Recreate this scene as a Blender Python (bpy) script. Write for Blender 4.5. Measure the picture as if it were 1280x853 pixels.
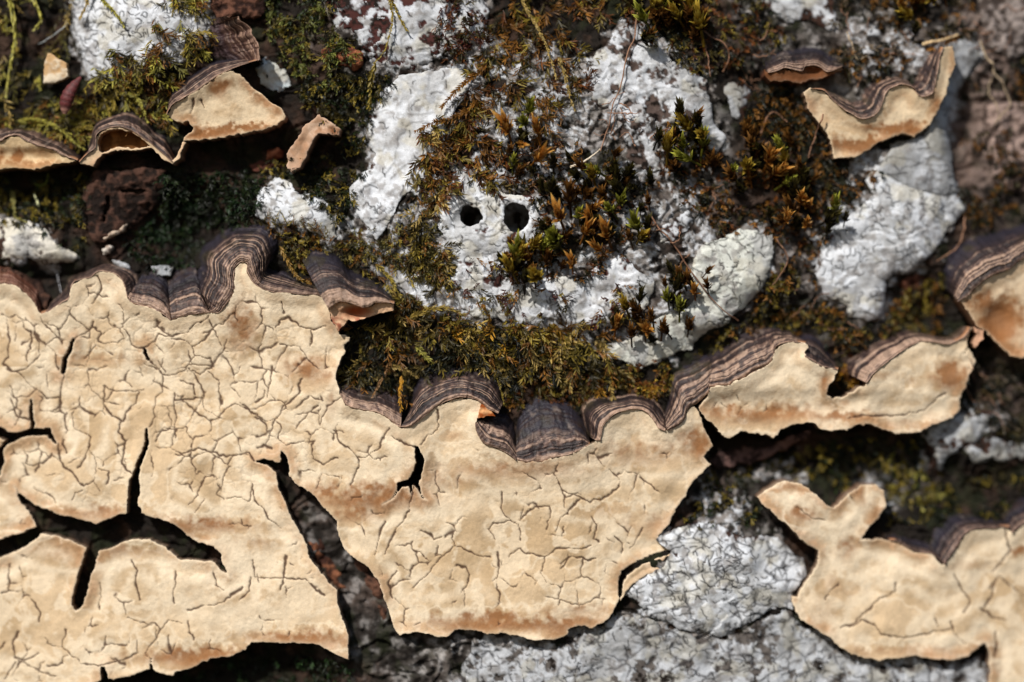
import bpy, math
import numpy as np

# ------------------------------------------------------------------ camera, sky, sun, exposure
S = 1e-4                      # one picture unit (px) = 0.1 mm on the trunk
D = 3556.0                    # camera distance in the same unit (about 36 cm, macro)
scene = bpy.context.scene
for o in list(bpy.data.objects):
    bpy.data.objects.remove(o)
cam_d = bpy.data.cameras.new("camera")
cam = bpy.data.objects.new("camera", cam_d)
scene.collection.objects.link(cam)
cam.location = (0, -D * S, 0)
cam.rotation_euler = (math.radians(90), 0, 0)
cam_d.sensor_width = 36.0
cam_d.lens = 36.0 * D / 1280.0
cam_d.clip_start = 0.01
cam_d.clip_end = 50.0
cam_d.dof.use_dof = True
cam_d.dof.focus_distance = (D - 15) * S
cam_d.dof.aperture_fstop = 4.2
scene.camera = cam
scene.render.resolution_x = 1024
scene.render.resolution_y = 682

SUN_DIR = np.array([-0.36, -0.74, 0.60])
SUN_DIR = SUN_DIR / np.linalg.norm(SUN_DIR)
elev = math.asin(SUN_DIR[2])
world = bpy.data.worlds.new("World")
scene.world = world
world.use_nodes = True
wn = world.node_tree
bgn = wn.nodes.get('Background') or wn.nodes.new('ShaderNodeBackground')
sky = wn.nodes.new('ShaderNodeTexSky')
sky.sky_type = 'NISHITA'
sky.sun_disc = False
sky.sun_elevation = elev
sky.sun_rotation = math.atan2(SUN_DIR[0], SUN_DIR[1])
wn.links.new(sky.outputs[0], bgn.inputs[0])
bgn.inputs[1].default_value = 0.075
sun_d = bpy.data.lights.new("sun", 'SUN')
sun_d.energy = 3.95
sun_d.angle = math.radians(1.0)
sun_d.color = (1.0, 0.955, 0.89)
sun = bpy.data.objects.new("sun", sun_d)
scene.collection.objects.link(sun)
from mathutils import Vector, Quaternion
sun.rotation_euler = Vector(SUN_DIR).to_track_quat('Z', 'Y').to_euler()
sun.location = Vector(SUN_DIR) * 3
scene.view_settings.view_transform = 'Standard'
scene.view_settings.look = 'None'
scene.view_settings.gamma = 1.0
scene.view_settings.use_curve_mapping = False
scene.view_settings.exposure = 0.0

# ------------------------------------------------------------------ helpers
rng = np.random.default_rng(7)
C = scene.collection
TRUNK_X, TRUNK_R = 500.0, 4000.0        # trunk axis and radius (40 cm)


def drop(px):
    return TRUNK_R - np.sqrt(np.maximum(TRUNK_R ** 2 - (px - TRUNK_X) ** 2, 0))


def W(px, py, h):
    """point on the trunk: place on its skin, height h above it -> metres"""
    px = np.asarray(px, float); py = np.asarray(py, float); h = np.asarray(h, float)
    d = drop(px)
    f = 1 + d / D
    return np.stack([(px - 640) * f, d - h + 20, (426.5 - py) * f], -1) * S


def lin(r, g, b):
    c = np.array([r, g, b]) / 255.0
    return np.where(c <= 0.04045, c / 12.92, ((c + 0.055) / 1.055) ** 2.4)


_tabs = {}


def vnoise(x, y, seed=0):
    """smooth value noise in [-1, 1]"""
    if seed not in _tabs:
        _tabs[seed] = np.random.default_rng(1000 + seed).uniform(-1, 1, (256, 256))
    t = _tabs[seed]
    xi = np.floor(x).astype(int); yi = np.floor(y).astype(int)
    fx = x - xi; fy = y - yi
    fx = fx * fx * fx * (fx * (fx * 6 - 15) + 10); fy = fy * fy * fy * (fy * (fy * 6 - 15) + 10)
    a = t[yi & 255, xi & 255]; b = t[yi & 255, (xi + 1) & 255]
    c = t[(yi + 1) & 255, xi & 255]; d = t[(yi + 1) & 255, (xi + 1) & 255]
    return (a * (1 - fx) + b * fx) * (1 - fy) + (c * (1 - fx) + d * fx) * fy


def fbm(x, y, scale, octaves=4, seed=0, gain=0.5):
    r = 0; a = 1; tot = 0
    ca, sa = math.cos(0.6), math.sin(0.6)
    u, v = x / scale, y / scale
    for k in range(octaves):
        r = r + a * vnoise(u + 17.3 * k, v + 9.1 * k, seed + k)
        tot += a; a *= gain
        u, v = (u * ca - v * sa) * 2.03, (u * sa + v * ca) * 2.03
    return r / tot


def ridged(x, y, scale, octaves=3, seed=0):
    return 1 - 2 * np.abs(fbm(x, y, scale, octaves, seed))


def worley(x, y, scale, seed=0, jitter=0.9):
    """returns F1, F2 in cell units and a cell hash"""
    t1 = np.random.default_rng(seed + 50).uniform(0, 1, (128, 128))
    t2 = np.random.default_rng(seed + 51).uniform(0, 1, (128, 128))
    u, v = x / scale, y / scale
    xi = np.floor(u).astype(int); yi = np.floor(v).astype(int)
    f1 = np.full(u.shape, 9.0); f2 = np.full(u.shape, 9.0); idc = np.zeros(u.shape)
    for dy in (-1, 0, 1):
        for dx in (-1, 0, 1):
            cx, cy = xi + dx, yi + dy
            jx = t1[cy & 127, cx & 127]; jy = t2[cy & 127, cx & 127]
            d = np.hypot(cx + 0.5 + (jx - .5) * jitter - u, cy + 0.5 + (jy - .5) * jitter - v)
            nf = d < f1
            f2 = np.where(nf, f1, np.minimum(f2, d))
            idc = np.where(nf, jx, idc)
            f1 = np.where(nf, d, f1)
    return f1, f2, idc


def smooth(a, b, x):
    t = np.clip((x - a) / (b - a), 0, 1)
    return t * t * (3 - 2 * t)


def mix(a, b, t):
    t = np.asarray(t)[..., None]
    return a * (1 - t) + b * t


def seg_dist(x, y, ax, ay, bx, by):
    dx, dy = bx - ax, by - ay
    L = dx * dx + dy * dy + 1e-9
    t = np.clip(((x - ax) * dx + (y - ay) * dy) / L, 0, 1)
    return np.hypot(x - ax - t * dx, y - ay - t * dy)


def line_dist(x, y, pts, reach=None, out=None):
    """distance field of a grid x, y (2D, regular) to a polyline; local windows when reach is given"""
    d = np.full(x.shape, 1e3) if out is None else out
    p = np.asarray(pts, float)
    for (ax, ay), (bx, by) in zip(p[:-1], p[1:]):
        if reach is None:
            np.minimum(d, seg_dist(x, y, ax, ay, bx, by), out=d)
        else:
            gx, gy = x[0], y[:, 0]
            i0, i1 = np.searchsorted(gx, [min(ax, bx) - reach, max(ax, bx) + reach])
            j0, j1 = np.searchsorted(gy, [min(ay, by) - reach, max(ay, by) + reach])
            if i1 > i0 and j1 > j0:
                w = np.s_[j0:j1, i0:i1]
                d[w] = np.minimum(d[w], seg_dist(x[w], y[w], ax, ay, bx, by))
    return d


def poly_sdf(x, y, poly):
    p = np.asarray(poly, float)
    q = np.roll(p, -1, 0)
    d = np.full(x.shape, 1e9); ins = np.zeros(x.shape, bool)
    for (ax, ay), (bx, by) in zip(p, q):
        np.minimum(d, seg_dist(x, y, ax, ay, bx, by), out=d)
        c = (ay > y) != (by > y)
        if abs(by - ay) > 1e-9:
            ins ^= c & (x < (bx - ax) * (y - ay) / (by - ay) + ax)
    return np.where(ins, -d, d)


def in_poly(x, y, poly):
    return poly_sdf(x, y, poly) < 0


def catmull(pts, n, closed=False, uniform=False):
    p = np.asarray(pts, float)
    m = len(p)
    if uniform:
        t = np.arange(m, dtype=float)
    else:
        t = np.r_[0, np.cumsum(np.hypot(*np.diff(p, axis=0).T[:2]) + 1e-6)]
        t = t / t[-1] * (m - 1)
    q = np.linspace(0, t[-1], n)
    k = np.clip(np.searchsorted(t, q, side='right') - 1, 0, m - 2)
    f = (q - t[k]) / (t[k + 1] - t[k])
    P0 = p[np.maximum(k - 1, 0)]; P1 = p[k]; P2 = p[k + 1]; P3 = p[np.minimum(k + 2, m - 1)]
    f = f[:, None]
    return 0.5 * ((2 * P1) + (-P0 + P2) * f + (2 * P0 - 5 * P1 + 4 * P2 - P3) * f ** 2 + (-P0 + 3 * P1 - 3 * P2 + P3) * f ** 3)


def mesh_obj(name, verts, faces, cols, mat, parent=None, smooth_sh=True):
    """verts in metres (world), faces list/array of quads or tris"""
    me = bpy.data.meshes.new(name)
    verts = np.asarray(verts, float)
    org = np.zeros(3)
    if parent is not None:
        org = np.array(parent.location)
        if parent.parent is not None:
            org = org + np.array(parent.parent.location)
    else:
        org = np.array([verts[:, 0].mean(), verts[:, 1].max(), verts[:, 2].min()])
    v = (verts - org).astype(np.float32)
    faces = np.asarray(faces)
    nf, k = faces.shape
    me.vertices.add(len(v)); me.vertices.foreach_set('co', v.ravel())
    me.loops.add(nf * k); me.loops.foreach_set('vertex_index', faces.ravel().astype(np.int32))
    me.polygons.add(nf)
    me.polygons.foreach_set('loop_start', (np.arange(nf) * k).astype(np.int32))
    me.polygons.foreach_set('loop_total', np.full(nf, k, np.int32))
    me.polygons.foreach_set('use_smooth', np.full(nf, smooth_sh, bool))
    if cols is not None:
        a = me.attributes.new('Col', 'FLOAT_COLOR', 'POINT')
        c4 = np.ones((len(v), 4), np.float32); c4[:, :3] = np.clip(cols, 0.002, 0.9)
        a.data.foreach_set('color', c4.ravel())
    me.update(calc_edges=True)
    me.validate()
    me.materials.append(mat)
    o = bpy.data.objects.new(name, me)
    C.objects.link(o)
    if parent is not None:
        o.parent = parent
    else:
        o.location = org
    return o


def tag(o, label=None, cat=None, group=None, kind=None):
    if label: o['label'] = label
    if cat: o['category'] = cat
    if group: o['group'] = group
    if kind: o['kind'] = kind
    return o


def thing(name, label, cat, px, py, h=0, group=None):
    o = bpy.data.objects.new(name, None)
    C.objects.link(o)
    o.location = W(px, py, h)
    o.empty_display_size = 0.005
    return tag(o, label, cat, group)


# ------------------------------------------------------------------ materials
def material(name, rough=0.8, spec=0.25, var=0.25, var_px=6.0, bump=0.5, bump_px=3.0, bump_dist=1.0, translucent=0.0, grain=0.15):
    m = bpy.data.materials.new(name)
    m.use_nodes = True
    nt = m.node_tree
    b = nt.nodes.get('Principled BSDF')
    at = nt.nodes.new('ShaderNodeAttribute'); at.attribute_name = 'Col'
    tc = nt.nodes.new('ShaderNodeTexCoord')
    n1 = nt.nodes.new('ShaderNodeTexNoise'); n1.inputs['Scale'].default_value = 1 / (var_px * S); n1.inputs['Detail'].default_value = 6
    n1.inputs['Roughness'].default_value = 0.65
    n2 = nt.nodes.new('ShaderNodeTexNoise'); n2.inputs['Scale'].default_value = 1 / (1.3 * S); n2.inputs['Detail'].default_value = 2
    nt.links.new(tc.outputs['Object'], n1.inputs['Vector']); nt.links.new(tc.outputs['Object'], n2.inputs['Vector'])
    mr = nt.nodes.new('ShaderNodeMapRange')
    mr.inputs['From Min'].default_value = 0.25; mr.inputs['From Max'].default_value = 0.75
    mr.inputs['To Min'].default_value = 1 - var; mr.inputs['To Max'].default_value = 1 + var
    nt.links.new(n1.outputs['Fac'], mr.inputs['Value'])
    mr2 = nt.nodes.new('ShaderNodeMapRange')
    mr2.inputs['From Min'].default_value = 0.25; mr2.inputs['From Max'].default_value = 0.75
    mr2.inputs['To Min'].default_value = 1 - grain; mr2.inputs['To Max'].default_value = 1 + grain
    nt.links.new(n2.outputs['Fac'], mr2.inputs['Value'])
    mu = nt.nodes.new('ShaderNodeMath'); mu.operation = 'MULTIPLY'
    nt.links.new(mr.outputs[0], mu.inputs[0]); nt.links.new(mr2.outputs[0], mu.inputs[1])
    sc = nt.nodes.new('ShaderNodeVectorMath'); sc.operation = 'SCALE'
    nt.links.new(at.outputs['Color'], sc.inputs[0]); nt.links.new(mu.outputs[0], sc.inputs['Scale'])
    nt.links.new(sc.outputs[0], b.inputs['Base Color'])
    b.inputs['Roughness'].default_value = rough
    b.inputs['Specular IOR Level'].default_value = spec
    if bump > 0:
        n3 = nt.nodes.new('ShaderNodeTexNoise'); n3.inputs['Scale'].default_value = 1 / (bump_px * S)
        n3.inputs['Detail'].default_value = 5; n3.inputs['Roughness'].default_value = 0.6
        nt.links.new(tc.outputs['Object'], n3.inputs['Vector'])
        bp = nt.nodes.new('ShaderNodeBump'); bp.inputs['Strength'].default_value = bump
        bp.inputs['Distance'].default_value = bump_dist * S
        nt.links.new(n3.outputs['Fac'], bp.inputs['Height'])
        nt.links.new(bp.outputs[0], b.inputs['Normal'])
    if translucent > 0:
        out = nt.nodes.get('Material Output')
        tr = nt.nodes.new('ShaderNodeBsdfTranslucent')
        nt.links.new(sc.outputs[0], tr.inputs['Color'])
        mx = nt.nodes.new('ShaderNodeMixShader'); mx.inputs[0].default_value = translucent
        nt.links.new(b.outputs[0], mx.inputs[1]); nt.links.new(tr.outputs[0], mx.inputs[2])
        nt.links.new(mx.outputs[0], out.inputs['Surface'])
    return m


M_BARK = material('bark', 0.9, 0.2, 0.45, 7, 0.9, 4, 3.0)
M_LICHEN = material('lichen', 0.88, 0.15, 0.16, 5, 0.6, 3.5, 1.0, grain=0.12)
M_CREAM = material('fertile_surface', 0.85, 0.15, 0.10, 7, 0.7, 2.6, 0.9, grain=0.09)
M_ZONE = material('zoned_cap', 0.52, 0.4, 0.2, 4, 0.8, 2.5, 1.3, grain=0.2)
M_MOSS = material('moss', 0.5, 0.4, 0.25, 5, 0.0, translucent=0.25)
M_ROOT = material('rootlet', 0.7, 0.3, 0.3, 5, 0.5, 3, 0.6)

# ------------------------------------------------------------------ heights of the trunk's skin
GX0, GY0, GX1, GY1 = -110, -110, 1390, 963
gx, gy = np.meshgrid(np.arange(GX0, GX1 + 1, dtype=float), np.arange(GY0, GY1 + 1, dtype=float))

# dips (-) and swells (+): x, y, rx, ry, height
SWELLS = [
    (600, 230, 190, 190, 26), (860, 330, 130, 110, 22), (820, 120, 110, 90, 20), (1110, 200, 110, 190, 20),
    (170, 40, 100, 60, 24), (490, 40, 90, 50, 20), (370, 260, 60, 40, 14), (30, 305, 70, 35, 16), (155, 250, 60, 60, 4),
    (230, 285, 60, 45, -34), (40, 235, 60, 25, -18), (430, 180, 60, 60, -14), (80, 60, 40, 60, -16), (310, 200, 90, 20, -20),
    (500, 470, 80, 25, -8), (690, 480, 90, 25, -6), (1000, 580, 170, 40, -26), (930, 560, 60, 25, -20), (1150, 610, 150, 30, -18),
    (1205, 150, 20, 70, -26), (1150, 385, 45, 45, -30), (980, 400, 60, 30, -16), (900, 430, 40, 16, -20), (300, 850, 160, 36, -34),
    (400, 700, 60, 120, -16), (60, 345, 40, 20, -20), (130, 670, 190, 60, -4), (520, 590, 40, 40, -24), (1000, 690, 40, 40, -16),
    (900, 720, 120, 70, 24), (1050, 870, 260, 60, 14), (660, 850, 120, 45, 6), (1230, 60, 60, 60, 10), (960, 95, 60, 20, -12),
    (20, 560, 60, 60, -6), (1210, 545, 60, 40, 12), (1100, 60, 70, 40, 8)
]


def base_h(x, y):
    h = 6 * fbm(x, y, 70, 3, 1) + 7 * ridged(x, y, 34, 4, 11) + 3.5 * fbm(x, y, 9, 4, 21)
    # flaky ledges
    n = fbm(x * 0.7, y, 46, 3, 31) * 3.0
    h = h + 9 * (n - np.floor(n)) * 0.8
    for cx, cy, rx, ry, a in SWELLS:
        w = np.exp(-(((x - cx) / rx) ** 2 + ((y - cy) / ry) ** 2) ** 1.3)
        h = h + a * w
    return h - 8


HB = base_h(gx, gy)
H = HB.copy()                 # running top surface


def sample(A, x, y):
    x = np.clip(np.asarray(x, float) - GX0, 0, A.shape[1] - 1.01); y = np.clip(np.asarray(y, float) - GY0, 0, A.shape[0] - 1.01)
    i = x.astype(int); j = y.astype(int); fx = x - i; fy = y - j
    return (A[j, i] * (1 - fx) + A[j, i + 1] * fx) * (1 - fy) + (A[j + 1, i] * (1 - fx) + A[j + 1, i + 1] * fx) * fy


FM = np.zeros(gx.shape)


def stamp(hf, poly, fungus=False):
    """raise the running surface inside a polygon"""
    p = np.asarray(poly)
    i0, i1 = [int(np.clip(v - GX0, 0, H.shape[1] - 1)) for v in (p[:, 0].min() - 2, p[:, 0].max() + 3)]
    j0, j1 = [int(np.clip(v - GY0, 0, H.shape[0] - 1)) for v in (p[:, 1].min() - 2, p[:, 1].max() + 3)]
    w = np.s_[j0:j1, i0:i1]
    ins = poly_sdf(gx[w], gy[w], poly) < 0
    H[w] = np.where(ins, np.maximum(H[w], hf(gx[w], gy[w])), H[w])
    if fungus:
        FM[w] = np.where(ins, 1, FM[w])


def grid_faces(ny, nx):
    j, i = np.meshgrid(np.arange(ny - 1), np.arange(nx - 1), indexing='ij')
    a = (j * nx + i).ravel()
    return np.stack([a, a + nx, a + nx + 1, a + 1], 1)


def sheet(name, outer, holes, fun, step, mat, parent, depth=26.0, wall=None, rough=1.6, rough_px=7.0, seed=0, mid=2.5, absolute_bottom=None):
    """a crust with thickness: outline, holes and relief. fun(x, y, sdf) -> height, colour"""
    outer = np.asarray(outer, float)
    x0, y0 = outer.min(0) - 3 * step; x1, y1 = outer.max(0) + 3 * step
    x0 = max(x0, GX0 + 2); y0 = max(y0, GY0 + 2); x1 = min(x1, GX1 - 2); y1 = min(y1, GY1 - 2)
    xs = np.arange(x0, x1, step); ys = np.arange(y0, y1, step)
    x, y = np.meshgrid(xs, ys)
    wx = x + rough * fbm(x, y, rough_px, 3, 300 + seed) + 0.9 * fbm(x, y, 3.4, 2, 310 + seed); wy = y + rough * fbm(x, y, rough_px, 3, 340 + seed) + 0.9 * fbm(x, y, 3.4, 2, 350 + seed)
    d = poly_sdf(wx, wy, outer)
    for hp in holes:
        hp = np.asarray(hp, float)
        i0, i1 = np.searchsorted(xs, [hp[:, 0].min() - 40, hp[:, 0].max() + 40])
        j0, j1 = np.searchsorted(ys, [hp[:, 1].min() - 40, hp[:, 1].max() + 40])
        w = np.s_[j0:j1, i0:i1]
        if i1 > i0 and j1 > j0:
            d[w] = np.maximum(d[w], -poly_sdf(wx[w], wy[w], hp))
    inside = d < 0
    cell = inside[:-1, :-1] | inside[1:, :-1] | inside[:-1, 1:] | inside[1:, 1:]
    gyd, gxd = np.gradient(d, step)
    n = np.hypot(gxd, gyd) + 1e-6
    push = np.where(d > 0, np.clip(d, 0, 1.6 * step), 0)
    xm = x - push * gxd / n; ym = y - push * gyd / n
    h, col = fun(xm, ym, np.minimum(d, 0))
    f = grid_faces(*x.shape)[cell.ravel()]
    # boundary edges
    e = np.concatenate([f[:, [0, 1]], f[:, [1, 2]], f[:, [2, 3]], f[:, [3, 0]]])
    key = np.sort(e, 1)
    code = key[:, 0].astype(np.int64) * x.size + key[:, 1]
    u, idx, cnt = np.unique(code, return_index=True, return_counts=True)
    be = e[idx[cnt == 1]]
    used = np.zeros(x.size, bool); used[f.ravel()] = True
    remap = -np.ones(x.size, int); remap[used] = np.arange(used.sum())
    P = np.stack([xm.ravel(), ym.ravel(), h.ravel()], 1)[used]
    Cc = col.reshape(-1, 3)[used]
    f = remap[f]; be = remap[be]
    bv = np.unique(be)
    nb = len(bv); base = len(P)
    m2 = -np.ones(base, int); m2[bv] = np.arange(nb)
    hb = P[bv, 2]
    bot = np.minimum(sample(HB, P[bv, 0], P[bv, 1]) - 6, hb - depth) if absolute_bottom is None else np.minimum(absolute_bottom, hb - 4)
    wall = np.array([0.10, 0.05, 0.03]) if wall is None else np.asarray(wall)
    R1 = P[bv].copy(); R1[:, 2] = hb - mid
    R2 = P[bv].copy(); R2[:, 2] = bot
    nz = 0.75 + 0.25 * fbm(R1[:, 0], R1[:, 1], 6, 2, 77)[:, None]
    C1 = Cc[bv] * 0.45 + 0.55 * wall * nz; C2 = wall[None] * nz
    V = np.concatenate([P, R1, R2]); CC = np.concatenate([Cc, C1, C2])
    a, b = be[:, 0], be[:, 1]
    s1 = np.stack([b, a, base + m2[a], base + m2[b]], 1)
    s2 = np.stack([base + m2[b], base + m2[a], base + nb + m2[a], base + nb + m2[b]], 1)
    F = np.concatenate([f, s1, s2])
    return mesh_obj(name, W(V[:, 0], V[:, 1], V[:, 2]), F, CC, mat, parent)


# ------------------------------------------------------------------ outlines traced from the photograph (px)
def P_(s):
    v = [float(t) for t in s.replace(',', ' ').split()]
    return [(v[i], v[i + 1]) for i in range(0, len(v), 2)]


L0m = P_("-40,352 0,355 20,357 35,368 46,380 51,391")
L0o = P_("-40,330 0,334 12,339 27,348 44,363 52,386")
L1m = P_("53,393 65,389 78,380 89,373 93,357 101,350 115,347.5 124.5,341 135,340 146,343 155,352 159,361 161.5,373")
L1o = P_("53,391 61,378 74,365 79,357 83,345 93,341 105.5,338 118,333 133,330 148,332 162,338 170,347 172,358")
L2m = P_("161.5,373 169,380 180,383 190,385.5 205,393 215,401")
L2o = P_("171,350 175,342 184,339 194,340 207,351 213,380")
L3m = P_("217,401 228.5,396.6 243,393.5 256,392 265,391")
L3o = P_("208,352 216,340 230,332 243,334 258,384")
L4m = P_("266,392 276,391 283.4,383 292,371 295.7,361 295,348 296,335.4 300,330 306.6,328 311,332 310.5,342 317,353 328,361 344.6,366 361.5,367 378,369 391,369 404,371 410,380 412,387")
L4o = P_("256,379 247,367 239,355 243,341 247,328 246,313 261,299 281,285 305,279 335,283 347,300 340,320 334,334 352,341 367,347 381,354 393,358 403,362 410,370 413,380")
L5m = P_("413,387 420,381 428.6,378 439,380 452,384 462.5,384.5 471,380 483.5,379 494,381")
L5o = P_("374,322 386,310 406,313 424,322 437,338 453,342 468,351 481,363 494,378")
L6m = P_("424,488 426,493 433,506 448,512 469,515.5 482,521 492,529 501,534.5")
L6o = P_("426,478 428,480 436,478 447,482 460,485 475,484 490,489 503,500")
L7m = P_("501,534.5 513.4,533 524,526 534.5,517.6 547,508 562,501 577,497 589,498 601,503 612,513 623,517")
L7o = P_("512,515 514,500 516,484 526,469 545,461 562,458 580,459 600,460 617,468 628,484 630,500")
L8m = P_("594,529 595,536 599,545.5 607,555 622,560 635,567 645,575")
L8o = P_("600,521 608,519 618,515 628,516 637,522 642,534 646,556")
L8bm = P_("645,575 658,578 675,577 694,572 711,568 726,562 736,556")
L8bo = P_("644,538 650,516 664,502 684,497 704,500 722,514 739,548")
L9m = P_("745,550 750,549 752,541 754,531 764,520 778,514 793,511 807,515 816,525 822,534.6 831,538")
L9o = P_("736,545 730,528 728,510 736,498 752,496 770,495 790,493 808,495 820,500 828,510 833,524")
L10m = P_("833,538 841,534.6 854,525 859,512 871,504 884.5,491 886,484 907,482 919,476.5 936,468 953,459.6 963.6,450 967,436 976,430 991,428 1004,430")
L10o = P_("832,520 836,500 837,481 843,466 860,455 879,447 892,441 903,434 914,424 928,415 942,411 955,409 968,408.6 983,412 997,417 1007,426")
L11m = P_("1004,446 1012,451 1020,456 1032,460 1044,462")
L11o = P_("1000,421 1012,418 1027,425 1038,442 1046,459")
L12m = P_("1080,479 1086,470 1093,462 1110,449 1124.5,438.5 1139,430 1152,427 1169,429 1184,430 1196,425 1205,417.5 1209,410")
L12o = P_("1056,464 1060,452 1074,440.7 1095,428 1118,418.5 1128,414 1140,412.5 1152,415 1169,419 1186,421 1198,414 1208,408")

A_OUT = (P_("-104,352") + L0m + L1m + L2m[1:] + L3m + L4m + P_("415,401 424,414 426,418 437,421 437,427 430,431 432,440 427,448 424,460 420,471 422,481")
         + L6m + L7m[1:9] + P_("606,510 602,520 596,525") + L8m + L8bm[1:] + L9m + L10m[:4] +
         P_("867,508 873,515 877,527 883,541 891,558 884,565 880,572 888,579 878,590 868,599 857,618 845,637 837,655 828,664 822,671 831,677 843,686 833,689 818,694 799,701 786,707 776,716 772,730 774,748 762,773 750,781 737,786 733,781 712,786 708,796 698,799 684,800 670,801.6 648,794.5 628,792 609,793 598,789 576,787.5 568,790 559,796 548,797 534,793 519.5,790 507,793 500,794.5 491,782 483,754 472,725.6 460,709 438,694.6 430,684 424,669 421,652 405,634 387,614 370,606 363,595 358,568 353,563 349,579 332,573 318,577 335,582 345,592 348,610 357,628 365,650 381,676 387,698 405,720 420,738 425,767 436,793 435.6,826 416,815 394,806 365,804 335,804 315,803.5 306,813 288,821 262,824 240,836 220,840 213.6,846 200,842 191,838 189,824 186,837 162,846 142,851 135,847 131,834 126,834 127,850 110,858 40,872 -104,880"))
B_OUT = (P_("872,508") + L10m[5:] + P_("1007,434 1003,443") + L11m[1:] + P_("1045,465 1041,474 1034,481 1032,494 1040,499 1055,494 1070,485") + L12m +
         P_("1211,411 1204,430 1211,441 1217,453 1208,470 1205,485 1196,500 1198,510 1188,523 1169,529 1148,540 1120,542 1099,536 1080,529 1066,533 1051,538 1036,539 1023,535 1016,528 1000,530 987,531 973,538 966,548 959,543 947,542 926,539 915,546 907,547 900,540 886,527 876,519"))
C_OUT = P_("945.6,621.6 961.6,609 981,601 1000,604 1016,617 1032,629.6 1043,634.4 1057.6,618.4 1077,605.6 1093,605.6 1104,615 1106.6,631 1099,647 1086,658 1075,673 1099,674 1125,679 1144,690 1163,692 1177,706 1195,682 1208,664 1233.6,660 1256,659 1264,666 1280,654 1340,640 1340,905 1240,905 1236,853 1236,812 1230,803 1217.6,812 1208,820 1182,825 1144,820 1099,825 1070,820 1048,807 1029,791 1000,775 992,756 987,746 997,745 1006,727 1022,705 1024,689 1006,679 987,660 965,642")
C1m = P_("1112,676 1125,679 1144,690 1163,692 1177,705")
C1o = P_("1110,670 1127,671 1147,676 1166,683 1177,690")
C2m = P_("1179,706 1187,694 1195,682 1208,664 1234,660 1259,659")
C2o = P_("1165,684 1168,670 1178,656 1196,646 1224,646 1259,654")
C3m = P_("1262,665 1280,654 1335,640")
C3o = P_("1254,645 1270,632 1330,600")
D_OUT = P_("1002,118 1010,113 1027,117 1038,128 1050,138 1064,147 1078,152 1092,145 1099,133 1102,121 1111,112 1125,108.5 1137,113 1144,122.6 1155.6,122.6 1163,117 1166,100 1168.5,81.6 1174,63 1186,61.6 1191,84 1184,100 1179,121 1170,140 1160,159 1139,173 1125,168 1111,175 1095,180 1085,189 1066.6,197.6 1041,199 1034,173 1022,156.6 1008,138")
Dm = P_("1010,114 1027,117 1038,128 1050,138 1064,147 1078,152 1092,145 1099,133 1102,121 1111,112 1125,108.5 1137,113 1144,122.6 1155.6,122.6 1163,117 1166,100 1168.5,81.6 1174,63")
Do = P_("1014,111 1030,112 1043,116 1054,121 1063,126 1070,127 1077,121 1081,112 1088,106 1100,99 1116,95 1130,98 1139,105 1143,98 1148,87 1154,79 1161,69 1171,61")
F_OUT = P_("1194,376 1203,371 1216,358 1234,345 1255,338 1265,330 1280,320 1340,300 1340,440 1280,446 1270,449 1260,446 1244,430 1229,415 1216,407 1208,394")
Fm = P_("1192,378 1203,371 1216,358 1234,345 1255,338 1265,330 1280,320 1335,302")
Fo = P_("1184,358 1180,340 1188,320 1203,303 1222,293 1243,289 1265,285 1335,268")
G_OUT = P_("212.7,145.6 219,135 231.7,126.6 248.5,118 263,107.7 278,97 290,92 303.4,97 320,112 337,126.6 356,139 358.7,145.6 355,154 337,162.5 305.5,169 267.5,176 242,177 231.7,178 234,172 245,162.5 238,152 231.7,156 219,152")
Gm = P_("212,146 219,135 231.7,126.6 248.5,118 263,107.7 278,97 295,89 312,83 327,78")
Go = P_("209,138 210,124 217,111 231,98 248,86 267,76 290,72 312,72 327,74")
G2m = P_("288,25 300,26 312,36 322,48.5 328,63 327,78")
G2o = P_("262,22 260,33 259,44 261,56 267,68 290,76")
I_OUT = P_("-60,180 0,180 12.7,175 27,172 42,180.7 59,186 74,191 86.5,197.5 100,203 93,205 70,208 46,214 21,211 0,214 -60,216")
Im = P_("-60,181 0,180 12.7,175 27,172 42,180.7 59,186 74,191 86.5,197.5 101,203")
Io = P_("-60,160 0,159 14,158 34,160.5 52,166 68,172 80,178.5 87,186 101,200")
K_OUT = P_("103,204 112,196 122,188 124,172 135,164 152,160 169,166 184,176 196,185 211,197 217,204 222,199 232,177 235,180 226,200 219,207 209,203 192,186 169,190 148,189 131,195 118,209 104,208")
Km = P_("103,205 112,196 123,187 124.5,172 135,164 152,160.6 169,166 184,176 196,185 211,197.5 219,204")
Ko = P_("103,200 108,188 109,176 112,163 121,150 137,141 156,136 174,142 188,158 204,170 217,194")
J_OUT = P_("360.5,208 362,188.6 373,174.5 384,157.6 401,145 415,155 426.6,163 424,172 412.6,169 398.5,169 393,177 384,197 376,211 365,217")
E_OUT = P_("954,88 958,94 968,92 978,88 988,90 1000,92 1004,86 1012,84 1024,86 1032,92 1050,86 1050,89 1034,97 998.6,106 980,103 962,104 955,97")
E_m = P_("958,94 968,92 978,88 988,90 1000,92 1004,86 1012,84 1024,86 1032,92 1050,86")
E_o = P_("955,80 962,69 975,63 988,61 1001,58 1012,57 1024,58 1036,64 1046,72 1055,81")

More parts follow.
